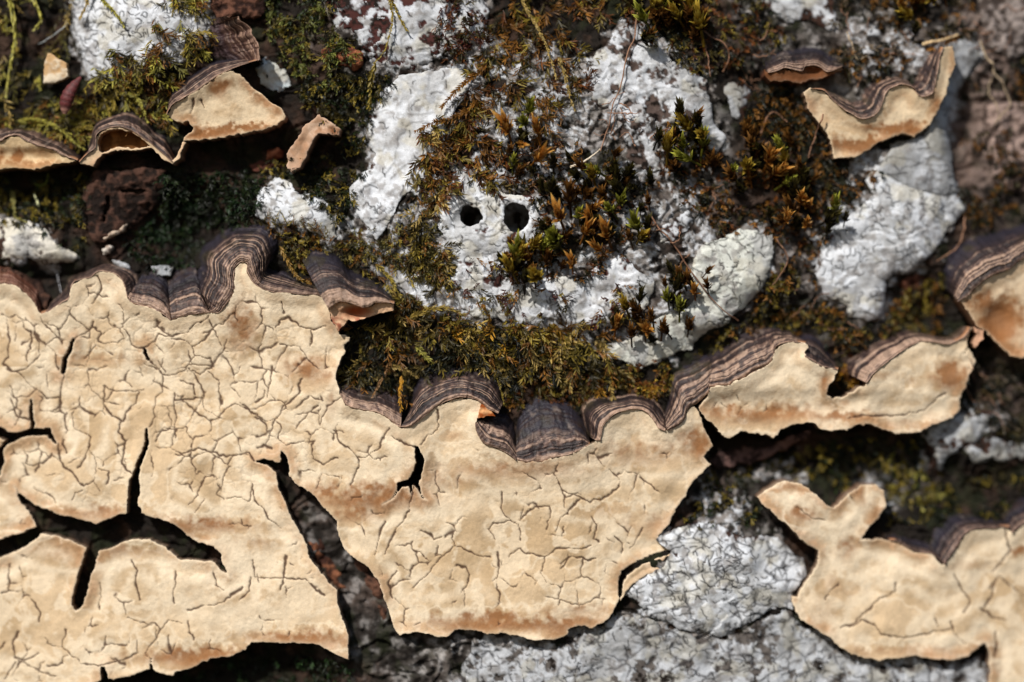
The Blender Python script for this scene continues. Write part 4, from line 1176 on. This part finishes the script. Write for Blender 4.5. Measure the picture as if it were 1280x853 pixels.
moss('olive brown moss creeping round the bright white lichen arm', P_("484,290 512,240 532,226 560,222 572,216 552,252 546,290 560,330 540,345 500,340 470,325 436,322 424,300 448,280 470,302"), 330, [OLIVE, DKOLIVE, BROWNM, lin(110, 104, 56)], seed=10, length=(10, 24), leaf=(5, 9), width=(1.2, 2.2))
moss('short olive moss fringe between tall arch and drooping lobe', P_("330,284 372,286 414,304 424,316 392,310 378,318 376,345 396,350 384,352 360,330 350,300"), 150, [OLIVE, BROWNM, DKOLIVE], seed=11, length=(8, 18), leaf=(4, 8), width=(1.2, 2.2), heading=(60, 60))
moss('upright moss fringe at the foot of the small white lichen', P_("318,278 345,282 400,292 416,306 396,308 350,290 322,288"), 60, [OLIVE, BROWNM], seed=12, length=(14, 24), leaf=(3, 6), width=(1.0, 1.8), heading=(-90, 18), tilt=(5, 25))
moss('thick olive brown moss bank above the zoned rim', P_("432,330 470,332 500,352 510,378 548,392 600,402 660,408 740,412 768,446 768,470 700,478 650,470 630,490 622,462 560,452 530,462 512,480 506,496 460,480 436,474 440,430 438,400 496,392 480,356"), 620, [OLIVE, DKOLIVE, BROWNM, STRAW, DKOLIVE, BLACKG], seed=13, heading=(80, 60), thin=-0.12, length=(18, 44), nleaf=16, tilt=(10, 55))
moss('dark golden brown moss behind the purple cap lobe', P_("630,470 700,472 770,455 838,452 842,470 834,500 812,492 780,490 740,492 722,502 690,496 660,502 640,512 632,490"), 420, [DKOLIVE, BROWNM, RUST, OLIVE], seed=14, **{**FINE, 'length': (7, 16), 'leaf': (4.5, 9)})
moss('bright golden moss lying on the cap crest', P_("742,486 770,480 800,478 834,482 834,492 808,492 780,490 752,494"), 130, [GOLD, lin(206, 170, 70), BROWNM], seed=15, length=(6, 12), nleaf=8, leaf=(3, 5.5), width=(1.2, 2.0), lift=5, tilt=(10, 50))
moss('brown black moss under the rosettes in the middle', P_("660,190 700,170 740,180 780,200 826,226 818,260 800,310 760,330 730,350 690,365 640,362 630,330 650,306 676,296 664,250 640,230"), 620, [DKOLIVE, BROWNM, RUST, BLACKG], seed=16, **{**FINE, 'length': (7, 14), 'leaf': (4.5, 9)})
moss('short brown moss between rosettes and the knobbly lichen', P_("826,150 862,158 884,186 908,192 960,170 1010,190 1032,240 1040,290 1022,330 990,340 970,296 940,280 900,292 860,262 836,230 822,200"), 760, [DKOLIVE, RUST, BLACKG, BROWNM], seed=17, **{**FINE, 'length': (7, 14), 'leaf': (4.5, 9)})
moss('dark moss along the top between lichens', P_("760,-40 950,-40 962,20 990,40 960,66 945,100 905,100 880,92 840,70 812,46 782,22"), 620, [DKOLIVE, BLACKG, RUST, OLIVE], seed=18, **FINE)
moss('dark moss round the small dark bracket', P_("944,100 1000,110 1010,140 1030,180 1040,202 1080,205 1100,212 1085,226 1062,262 1040,250 1010,190 960,165 930,152 944,128"), 520, [BLACKG, DKOLIVE, BROWNM], seed=19, **FINE)
moss('brown olive moss beneath the pointed lichen sheet', P_("972,320 1016,345 1030,372 1060,392 1096,404 1120,372 1180,336 1180,380 1190,420 1150,412 1120,414 1070,436 1046,452 1030,424 990,408 950,406 920,412 900,430 880,440 912,400 944,385"), 760, [BLACKG, DKOLIVE, BROWNM, OLIVE], seed=20, **FINE)
moss('golden brown moss caught in the notch between the caps', P_("1044,470 1060,452 1080,440 1086,452 1070,472 1056,490 1038,496 1040,480"), 120, [BROWNM, RUST, GOLD], seed=21, **FINE)
moss('deep green moss in the shaded gap below the pale crust', P_("886,590 940,585 990,560 1050,545 1150,548 1160,580 1170,600 1280,588 1320,590 1320,640 1240,650 1180,650 1112,650 1104,606 1080,600 1045,628 1004,598 960,600 938,620 960,645 990,672 910,660 850,655"), 900, [DKGREEN, BLACKG, DKOLIVE, OLIVE], seed=22, **{**FINE, 'length': (6, 14)})
moss('yellow green moss sprigs below the pale crust', P_("1085,565 1110,558 1160,580 1180,610 1170,640 1130,630 1112,600"), 60, [YGREEN, OLIVE, DKOLIVE], seed=23, length=(14, 26), nleaf=10, leaf=(7, 12), width=(2, 3.4), heading=(95, 30))
moss('dark olive moss and debris in the corner beyond the wavy bracket', P_("1046,-40 1230,-40 1232,40 1206,46 1180,52 1150,70 1120,92 1090,98 1060,112 1040,62"), 520, [DKOLIVE, BROWNM, lin(120, 104, 84), BLACKG], seed=24, thin=0.05, **FINE)
moss('sparse dark moss on the pinkish bark plates', P_("1190,150 1220,80 1300,60 1300,270 1230,290 1204,262 1192,220"), 260, [DKOLIVE, BLACKG, BROWNM], seed=25, thin=0.1, **FINE)
moss('dark tangle of moss below the thick navy bracket', P_("1214,440 1240,436 1262,452 1320,452 1320,560 1262,548 1240,516 1204,512 1206,480"), 420, [BLACKG, DKOLIVE, lin(96, 84, 66)], seed=26, **FINE)
moss('shaded green moss at the bottom under the cream crust', P_("210,850 300,822 420,820 440,835 440,900 200,900"), 260, [BLACKG, DKGREEN, lin(46, 70, 34)], seed=27, **FINE)
moss('sparse moss over the lichen round the beetle holes', P_("560,300 600,320 640,318 660,360 740,360 800,345 812,384 780,400 720,412 640,408 570,392 556,350"), 170, [OLIVE, BROWNM, REDBR, DKOLIVE], seed=28, thin=0.12, **{**FINE, 'length': (8, 18), 'leaf': (4.5, 9)})
moss('thin brown moss over the small white scraps near the fringe', P_("480,330 520,300 556,300 562,350 548,390 500,376 486,352"), 90, [OLIVE, BROWNM, DKOLIVE], seed=29, thin=0.1, length=(10, 22))


moss('brown moss spilling between the bright lichen arm and the beetle holes', P_("530,150 575,118 640,140 652,200 622,236 575,226 545,256 520,240 512,216"), 120, [BROWNM, RUST, OLIVE, STRAW * .8], seed=30, thin=-0.05, length=(14, 30), nleaf=12, leaf=(9, 17), width=(2.2, 4))
moss('olive moss sprays creeping over the lichen left of the beetle holes', P_("500,270 545,262 560,300 585,330 560,350 520,330 490,310"), 90, [OLIVE, DKOLIVE, STRAW * .8], seed=31, thin=-0.05, length=(14, 28), leaf=(8, 15))
moss('straw coloured moss tips along the top of the moss bank', P_("540,396 600,400 660,404 720,402 760,420 740,440 640,436 560,430"), 120, [STRAW * .9, OLIVE, GOLD * .8, BROWNM], seed=32, thin=-0.05, length=(14, 28), leaf=(9, 18), width=(2, 3.6), tilt=(20, 55))


# single strands one can follow with the eye
def tube(pts, r0, r1, col, n=24, sides=5, wob=0.0, seed=0):
    """pts: x, y, h in trunk space"""
    p = catmull(np.asarray(pts, float), n)
    if wob:
        s = np.linspace(0, 10, n)
        p = p + wob * np.stack([vnoise(s, s * 0 + k, 1500 + seed) for k in range(3)], 1)
    t = unit(np.gradient(p, axis=0))
    a = unit(np.cross(t, np.tile([0.0, 0.0, 1.0], (n, 1)) + 0.01)); b = np.cross(t, a)
    rad = np.linspace(r0, r1, n)[:, None, None]
    th = np.linspace(0, 2 * math.pi, sides, endpoint=False)
    ringv = p[:, None] + rad * (np.cos(th)[None, :, None] * a[:, None] + np.sin(th)[None, :, None] * b[:, None])
    V = ringv.reshape(-1, 3)
    F = []
    for i in range(n - 1):
        for k in range(sides):
            k2 = (k + 1) % sides
            F.append((i * sides + k, i * sides + k2, (i + 1) * sides + k2, (i + 1) * sides + k))
    Cc = np.tile(col, (len(V), 1)) * (1 + 0.2 * rng.normal(0, 1, (len(V), 1)))
    return V, np.array(F), np.clip(Cc, 0.005, 1)


def strand(label, pts, col, leaf=7, width=2.0, dens=0.9, lift=9, seed=0, beta=(18, 36), group=None, stem=0.7):
    r = np.random.default_rng(4000 + seed)
    p2 = catmull(pts, 60)
    L = np.hypot(*np.diff(p2, axis=0).T).sum()
    h = sample(H, p2[:, 0], p2[:, 1]) + lift
    h = np.convolve(np.pad(h, 9, mode='edge'), np.ones(19) / 19, 'valid')
    h = np.maximum(h, sample(H, p2[:, 0], p2[:, 1]) + 1)
    P3 = np.column_stack([p2, h])
    root = thing('moss_strand', label, 'moss', pts[0][0], pts[0][1], float(h[0]), group)
    V, F, Cc = tube(P3[::3], stem, stem * 0.5, col * 0.7, n=30)
    mesh_obj('stem', W(V[:, 0], V[:, 1], V[:, 2]), F, Cc, M_MOSS, root)
    N = int(L * dens * 2)
    k = np.sort(r.uniform(0, 58.9, N)); i = k.astype(int); f = (k - i)[:, None]
    b = P3[i] * (1 - f) + P3[i + 1] * f
    d = unit(P3[i + 1] - P3[i])
    rv = r.normal(0, 1, (N, 3)); perp = unit(rv - (rv * d).sum(1, keepdims=True) * d)
    be = np.radians(r.uniform(*beta, (N, 1)))
    ld = unit(d * np.cos(be) + perp * np.sin(be))
    c = col * r.uniform(0.6, 1.35, (N, 1))
    up = np.tile([0, 0, 1.0], (N, 1)) + r.normal(0, .4, (N, 3))
    tap = 1 - 0.5 * k / 60
    V, F, Cc = leaf_mesh(b, ld, up, leaf * r.uniform(.7, 1.2, N) * tap, width * r.uniform(.7, 1.2, N) * tap, r.normal(0.05, .1, N), c, c * 1.3)
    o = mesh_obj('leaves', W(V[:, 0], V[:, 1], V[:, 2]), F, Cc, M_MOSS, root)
    o['kind'] = 'stuff'
    return root


strand('long braided straw coloured moss strand in the brown moss', P_("644,-30 652,0 670,31 684,62 695,98"), STRAW, 7, 2.2, seed=1, lift=14)
strand('short straw moss strand ending beside the knobbly lichen', P_("698,72 706,95 712,122 718,138"), STRAW * .85, 8, 2.2, seed=2, lift=14)
strand('thin olive moss strand crossing the lilac lichen', P_("484,-30 487,0 491,28 483,62 469,80"), OLIVE * 1.2, 6, 1.8, seed=3, lift=8)
strand('side branch of moss on the lilac lichen', P_("490,2 498,20 509,40"), OLIVE * 1.2, 7, 2.4, seed=4, lift=8)
strand('leafy moss tips hanging below the lilac lichen', P_("470,80 464,100 462,130"), OLIVE, 10, 3.2, 0.8, seed=5, lift=12)
strand('brown fern like moss frond lying on the bright white lichen arm', P_("608,82 590,98 570,116 552,136"), BROWNM * 1.15, 9, 2.2, 1.2, seed=6, lift=9, beta=(30, 60))
strand('ragged brown moss frond on the edge of the bright white lichen arm', P_("586,140 560,152 540,156 520,166"), BROWNM * 1.1, 9, 2.4, 1.1, seed=7, lift=9, beta=(30, 60))
strand('large yellow green moss leaf blade hanging from the corner', P_("8,-20 14,10 18,50 10,90 6,118"), YGREEN, 14, 3.6, 0.5, seed=8, lift=16, beta=(8, 22))
strand('broad yellow green moss tip drooping from the top of the corner', P_("30,-30 42,0 50,22 44,34"), YGREEN * 1.05, 14, 4.0, 0.6, seed=9, lift=18, beta=(6, 20))
strand('yellow moss strand laid over the corner script lichen', P_("118,-20 130,2 146,18 158,36"), YGREEN, 9, 2.6, 0.8, seed=10, lift=10)
strand('pale yellow moss strand at the edge of the corner script lichen', P_("112,-20 108,4 100,22"), STRAW * 1.1, 9, 2.4, 0.8, seed=11, lift=10)
strand('moss strand drooping onto the arched bracket', P_("118,100 128,118 134,136 138,150"), OLIVE * 1.2, 8, 2.4, 0.9, seed=12, lift=12)
strand('moss strand arching beside the cream fan bracket', P_("150,118 166,120 176,132 184,152"), YGREEN * .9, 9, 2.4, 0.9, seed=13, lift=12)
strand('forked moss sprig beside the half round bracket', P_("20,150 48,150 72,160 92,178 104,186"), YGREEN * .85, 8, 2.4, 0.8, seed=14, lift=14)
strand('stiff brown moss strand resting on the zoned rim', P_("488,452 482,466 475,478 466,496"), lin(150, 112, 70), 6, 2.0, 1.2, seed=15, lift=20)
strand('feathered olive moss tip above the zoned rim', P_("488,458 500,460 510,465 521,472"), STRAW, 7, 2.0, 1.4, seed=16, lift=18, beta=(25, 50))
strand('short golden moss strand lying across the rim fold', P_("502,470 500,495 501,512 499,526"), GOLD, 7, 2.2, 0.9, seed=17, lift=24)
strand('thin olive moss strand trailing past the cap tip', P_("590,428 606,450 622,475 630,505"), OLIVE * 1.2, 6, 1.7, 0.8, seed=18, lift=16)
strand('olive moss spray right of the drooping lobe', P_("470,330 486,346 496,364 506,378"), OLIVE * 1.1, 9, 2.2, 1.0, seed=19, lift=14)
strand('spreading olive moss frond above the moss bank', P_("512,398 536,388 560,386 580,394"), lin(150, 128, 60), 10, 2.2, 1.1, seed=20, lift=14, beta=(20, 45))
strand('golden moss strand curling up in the moss bank', P_("590,440 604,420 612,402 606,386"), lin(160, 120, 50), 9, 2.4, 1.0, seed=21, lift=14)
strand('light olive moss tips in the thick moss bank', P_("520,434 530,444 538,452 540,460"), YGREEN * .8, 9, 2.4, 1.2, seed=22, lift=14)
strand('pale moss sprig in the dark under the half round bracket', P_("10,236 14,252 18,270 34,278"), lin(140, 134, 76), 7, 2.6, 0.9, seed=23, lift=12)
strand('moss sprig drooping on the tall zoned arch', P_("350,308 362,330 372,346 386,354"), lin(140, 108, 42), 8, 2.2, 1.2, seed=24, lift=22)

# cushions of rosette moss
def rosette_mesh(r, col, tip, size):
    parts = []
    for tier, (nl, be, lf) in enumerate(((9, 62, .8), (9, 46, .95), (8, 32, 1.05), (6, 16, 1.05))):
        az = np.linspace(0, 2 * math.pi, nl, endpoint=False) + r.uniform(0, 1) + r.normal(0, .12, nl)
        b = np.zeros((nl, 3)); b[:, 2] = size * (0.15 + 0.22 * tier)
        t = np.radians(be + r.normal(0, 8, nl))
        d = np.stack([np.cos(az) * np.sin(t), np.sin(az) * np.sin(t), np.cos(t)], 1)
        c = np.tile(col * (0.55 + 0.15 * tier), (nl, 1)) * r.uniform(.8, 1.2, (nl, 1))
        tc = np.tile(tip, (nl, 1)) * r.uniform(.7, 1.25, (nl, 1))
        parts.append(leaf_mesh(b, d, np.tile([0, 0, 1.0], (nl, 1)), np.full(nl, size * lf) * r.uniform(.85, 1.15, nl), np.full(nl, size * 0.32) * r.uniform(.8, 1.2, nl), 0.34 + 0.14 * r.normal(0, 1, nl), c, tc))
    # stalk
    V, F, Cc = tube([(0, 0, -size * 0.9), (0, 0, -size * .2), (0, 0, size * 0.9)], size * .1, size * .08, col * .5, n=6, sides=5)
    F3 = np.concatenate([F[:, [0, 1, 2]], F[:, [0, 2, 3]]])
    parts.append((V, F3, Cc))
    return merge(parts)


KINDS = {'o': (lin(170, 106, 34), lin(232, 182, 96)), 'g': (lin(122, 120, 34), lin(200, 200, 84)), 'y': (lin(146, 116, 30), lin(212, 186, 78)), 'b': (lin(88, 56, 22), lin(150, 104, 46)), 'd': (lin(42, 36, 14), lin(84, 76, 30))}
ROS_MESH = {}
for kd, (c0, c1) in KINDS.items():
    for q in range(3):
        r_ = np.random.default_rng(hash(kd) % 7 + ord(kd) * 13 + q) if False else np.random.default_rng(ord(kd) * 13 + q)
        V, F, Cc = rosette_mesh(r_, c0, c1, 10.0)
        v = np.stack([V[:, 0], -V[:, 2], -V[:, 1]], 1) * S
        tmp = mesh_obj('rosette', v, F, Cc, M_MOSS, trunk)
        me = tmp.data
        vv = np.empty(len(V) * 3, np.float32); me.vertices.foreach_get('co', vv)
        me.vertices.foreach_set('co', (vv.reshape(-1, 3) + np.array(trunk.location, np.float32)).ravel().astype(np.float32)); me.update()
        bpy.data.objects.remove(tmp)
        ROS_MESH[kd, q] = me


def cushion(label, items, seed, size=1.0, fill=0, jitter=12):
    r = np.random.default_rng(5000 + seed)
    xy = np.array([(i[0], i[1]) for i in items], float)
    root = thing('moss_cushion', label, 'moss', xy[:, 0].mean(), xy[:, 1].max() + 6, float(sample(H, xy[:, 0].mean(), xy[:, 1].max())))
    allp = [(x, y, k, 1.0) for x, y, k in items]
    for _ in range(fill):
        j = r.integers(len(items))
        allp.append((xy[j, 0] + r.normal(0, jitter), xy[j, 1] + r.normal(0, jitter), r.choice(list('bbdd')), 0.8))
    for x, y, k, sc in allp:
        if sc < 1 and sample(FM, x, y) > 0.5:
            continue
        o = bpy.data.objects.new('rosette', ROS_MESH[k, int(r.integers(3))])
        C.objects.link(o); o.parent = root
        hh = float(sample(H, x, y)) + (16 if sc == 1.0 else 7) + r.uniform(0, 5)
        o.location = Vector(W(x, y, hh)) - root.location
        ax = Vector((r.normal(-.1, .3), -0.75, r.normal(.65, .3))).normalized()
        o.rotation_mode = 'QUATERNION'
        o.rotation_quaternion = Vector((0, -1, 0)).rotation_difference(ax) @ Quaternion((0, 1, 0), r.uniform(0, 6.28))
        sz = 1.7 * size * sc * r.uniform(.75, 1.25)
        o.scale = (sz, sz, sz)
    return root


def items(s):
    out = []
    for t in s.split():
        a, b, k = t.split(','); out.append((float(a), float(b), k))
    return out


cushion('orange and green rosette moss cushion right of the beetle holes', items("766,268,g 738,262,o 741,279,o 729,296,o 760,300,o 752,316,o 701,278,o 712,258,b 797,290,g 798,301,y 780,249,d 724,276,g 772,256,g 753,254,b 794,240,d 732,248,b 690,247,d"), 1, fill=26)
cushion('yellow green rosette moss cushion just below the beetle holes', items("643,324,g 664,312,y 679,317,g 700,311,g 694,303,g 684,332,b 662,328,o 642,344,y 673,349,y 642,328,y 715,335,o 656,358,d"), 2, fill=20)
cushion('green rosette moss cushion on the tail of the knobbly lichen', items("853,188,g 877,188,g 864,166,y 878,172,y 850,149,d 833,194,y 864,203,g 848,172,d 872,160,d 842,184,b"), 3, fill=16, size=.95)
cushion('mixed green and orange rosette moss cushion below the small dark bracket', items("913,214,g 933,211,y 944,190,b 959,205,o 979,190,g 982,205,y 938,226,o 977,232,g 965,220,o 1001,235,d 959,190,d 920,228,b 1001,218,b 990,250,d"), 4, fill=24)
cushion('bright orange rosette moss group beside the pointed lichen sheet', items("998,256,o 1011,259,o 1007,284,o 980,279,o 1028,279,d 1045,267,g 990,268,b"), 5, fill=8, size=.95)
cushion('yellow rosette moss cushion above the knobbly lichen', items("811,11,y 832,14,g 808,32,g 850,28,y 866,25,y 870,11,y 876,42,y 825,25,b 842,3,y 820,-8,g 860,-6,y"), 6, fill=16, size=1.05)
cushion('golden moss cushion at the top above the wavy bracket', items("1120,6,y 1137,6,o 1152,6,o 1140,24,y 1126,15,o 1167,3,y 1182,1,o 1110,-4,y 1145,-8,o"), 7, fill=10, size=.9)
cushion('small brown rosette moss cushion on the lined white plate', items("783,389,y 802,394,b 808,414,o 769,414,o 798,380,d 794,402,b 815,404,b"), 8, fill=12, size=.85)
cushion('dark green rosette moss cushion in the middle of the lined white plate', items("853,355,b 834,379,g 848,392,g 867,369,o 842,366,d 856,378,d 862,358,b"), 9, fill=10, size=.85)
cushion('rusty rosette moss group left of the pale bent stick', items("656,158,g 636,169,o 673,172,o 667,205,o 660,146,g 641,211,g 653,183,o"), 10, fill=8, size=.9)
cushion('dark rosette moss tuft under the pale bent stick', items("752,219,g 724,222,d 766,217,d 742,226,y 770,232,d 780,222,d"), 11, fill=10, size=.85)

# ------------------------------------------------------------------ rootlets, fibres and debris
def rootlet(label, pts, col, r0=1.0, r1=0.5, lift=5, seed=0, wob=1.0, group='thin rootlets caught in the moss', name='rootlet', cat='rootlet'):
    p2 = catmull(pts, 26)
    h = sample(H, p2[:, 0], p2[:, 1])
    h = np.convolve(np.pad(h, 4, mode='edge'), np.ones(9) / 9, 'valid')
    h = np.maximum(h, sample(H, p2[:, 0], p2[:, 1])) + lift
    V, F, Cc = tube(np.column_stack([p2, h]), r0, r1, col, n=40, wob=wob, seed=seed)
    o = mesh_obj(name, W(V[:, 0], V[:, 1], V[:, 2]), F, Cc, M_ROOT, None)
    return tag(o, label, cat, group)


RT = lin(150, 112, 88); RTP = lin(190, 168, 138)
rootlet('pale bent woody stick in the moss between the orange cushions', P_("713,210 730,203 750,188"), lin(222, 208, 186), 1.7, 0.9, 16, 1, .5, None, 'twig', 'twig')
rootlet('brown rootlet winding down through the knobbly lichen', P_("797,10 792,45 785,70 776,105 765,132 760,160 752,190"), RT, 1.1, .7, 6, 2, 2, None)
rootlet('forked rootlet hooking down beside the knobbly lichen', P_("872,-20 876,30 884,42 905,54 912,72 904,88"), RT, 1.2, .7, 8, 3, 1.5, None)
rootlet('straight rootlet below the yellow cushion', P_("880,48 884,70 888,96"), RT * .9, 1.0, .6, 8, 4, 1, None)
rootlet('long thin rootlet slanting across the lined white plate', P_("815,270 830,295 848,316 870,349 893,378 922,402"), lin(132, 96, 74), 1.1, .7, 5, 5, 1.5, None)
rootlet('short forked rootlet between the two small brackets', P_("1058,40 1063,53 1071,74 1082,71"), RTP, 1.1, .5, 7, 6, .8, None)
rootlet('curling rootlet under the short fork', P_("1074,84 1076,96 1070,110"), RT, 1.0, .5, 7, 7, .8, None)
rootlet('rootlet hanging down over the pinkish bark plate', P_("1226,50 1232,70 1244,92 1256,112 1262,128 1252,142 1244,156"), RTP * .9, 1.3, .7, 10, 8, 2, None)
rootlet('second rootlet looping beside the pinkish bark plate', P_("1240,96 1236,112 1246,136 1250,150"), RTP * .8, 1.0, .5, 10, 9, 1.5, None)
rootlet('rootlet arching over the dark gap left of the wavy bracket', P_("953,166 958,150 966,140 974,143 984,152"), RT, 1.1, .6, 8, 10, .8, None)
rootlet('rootlet dangling in front of the wavy bracket corner', P_("1026,146 1022,160 1016,178 1010,198"), RT, 1.1, .6, 14, 11, .8, None)
rootlet('pale torn splinter above the tip of the wavy bracket', P_("1152,57 1162,54 1174,52 1196,44"), lin(216, 186, 142), 2.4, 1.0, 10, 12, .5, None, 'splinter', 'splinter')
rootlet('rootlet bridging the gap to the thick navy bracket', P_("1208,272 1204,290 1198,307 1186,318 1170,326"), RT, 1.3, .7, 12, 13, 1, None)
rootlet('rootlet bending round the right end of the lined white plate', P_("970,298 980,312 985,326 976,342 966,358"), RT * .8, 1.0, .6, 7, 14, 1, None)
rootlet('fine white thread hanging from the creamy lichen flake', P_("62,332 66,344 71,360 74,366"), lin(200, 200, 205), .5, .35, 6, 15, .3, None, 'thread', 'thread')
rootlet('slender green moss stalk crossing the granular moss', P_("332,38 345,28 360,22 372,24"), lin(110, 100, 60), .9, .6, 9, 16, .5, None)
rootlet('pale grass blade tip hanging over the dark corner moss', P_("82,28 70,38 58,46 46,54"), lin(190, 196, 196), .7, .4, 14, 17, .5, None, 'thread', 'thread')
rootlet('curled green moss stalk under the half round bracket', P_("40,229 48,231 55,226 57,216"), lin(110, 120, 50), 1.1, .9, 14, 18, .2, None)
rootlet('pale pointed moss spike under the half round bracket', P_("38,240 42,248 46,256"), lin(196, 196, 150), .6, 1.8, 14, 19, .2, None)
rr_ = np.random.default_rng(77)
RZ = [(P_("740,130 800,120 830,200 790,260 750,240"), 9), (P_("1190,0 1280,0 1280,110 1210,60"), 9), (P_("1050,10 1150,20 1120,80 1060,100"), 7), (P_("800,220 900,230 880,330 830,320"), 8), (P_("640,180 720,170 720,240 650,245"), 6), (P_("960,330 1040,360 1080,420 990,400"), 5), (P_("1205,455 1270,470 1270,540 1215,510"), 8), (P_("520,340 600,380 590,440 520,400"), 5), (P_("890,20 950,30 960,120 900,100"), 6)]
q = 0
RZN = ['on the knobbly lichen and the dark moss tuft below it', 'on the greyish mauve bark', 'in the debris above the wavy bracket', 'between the rosette cushions and the lined white plate', 'beside the rusty rosette moss', 'in the moss beneath the pointed lichen sheet', 'in the dark tangle below the thick navy bracket', 'in the moss bank', 'in the dark moss above the dull lilac lichen scrap']
for (poly, n), zn in zip(RZ, RZN):
    X, Y = scatter(poly, n, rr_, -2)
    for x, y in zip(X, Y):
        a = rr_.uniform(0, 2 * math.pi); pts = [(x, y)]
        for k in range(4):
            a += rr_.normal(0, .5); pts.append((pts[-1][0] + rr_.uniform(5, 10) * math.cos(a), pts[-1][1] + rr_.uniform(5, 10) * math.sin(a)))
        rootlet('thin short brown rootlet curling ' + zn, pts, RT * rr_.uniform(.5, 1.1), rr_.uniform(.6, 1.0), .4, rr_.uniform(3, 9), 30 + q, 1.0, 'loose rootlets ' + zn)
        q += 1


def flat_chip(name, label, cat, poly, h0, slope, c0, c1, seed):
    cx, cy = np.mean(poly, 0)
    def fun(x, y, sdf):
        n = fbm(x, y, 9, 3, 1700 + seed)
        h = h0 + slope[0] * (x - cx) + slope[1] * (y - cy) + 1.5 * n - 1.5 * np.exp(sdf / 1.5)
        return h, mix(np.broadcast_to(c0, x.shape + (3,)), c1, smooth(-0.3, 0.4, n + (y - cy) * 0.02))
    o = sheet(name, poly, [], fun, 1.1, M_CREAM, None, depth=8, wall=c0 * .7, rough=1.0, seed=seed, absolute_bottom=h0 - 14)
    return tag(o, label, cat)


flat_chip('wood_chip', 'pale three cornered wood chip caught in the dark corner moss', 'chip', P_("60,66 66,68 84,80 86,96 68,105 54,105 55,86"), 24, (.1, -.15), lin(196, 160, 116), lin(222, 206, 180), 1)

# reddish husk: a bowed segmented body
n_, sd = 26, 12
tt = np.linspace(0, 1, n_)
cx_ = 102 + (82 - 102) * tt - 5 * np.sin(np.pi * tt); cy_ = 97 + (143 - 97) * tt
rad = 9.0 * np.sin(np.pi * np.clip(tt * .94 + .03, 0, 1)) ** .6 * (0.72 + 0.4 * tt) * (1 + .05 * np.sin(tt * 44))
hc = 26 + 4 * np.sin(np.pi * tt)
V = []
for i in range(n_):
    tx, ty = -20 + -5 * math.pi * math.cos(math.pi * tt[i]), 46.0
    L = math.hypot(tx, ty); nx_, ny_ = -ty / L, tx / L
    for k in range(sd):
        a = 2 * math.pi * k / sd
        V.append((cx_[i] + nx_ * rad[i] * math.cos(a), cy_[i] + ny_ * rad[i] * math.cos(a), hc[i] + rad[i] * .8 * math.sin(a)))
V = np.array(V)
F = np.array([(i * sd + k, i * sd + (k + 1) % sd, (i + 1) * sd + (k + 1) % sd, (i + 1) * sd + k) for i in range(n_ - 1) for k in range(sd)])
Cc = mix(np.broadcast_to(lin(98, 44, 44), (len(V), 3)), lin(206, 158, 140), np.repeat(smooth(.75, 1.0, tt), sd) * .8)
Cc = mix(Cc, lin(60, 34, 34), np.repeat((np.sin(tt * 44) < -.5) * .5, sd))
tag(mesh_obj('husk', W(V[:, 0], V[:, 1], V[:, 2]), F, Cc, M_ZONE, None), 'reddish brown insect husk hanging beside the pale wood chip', 'husk')
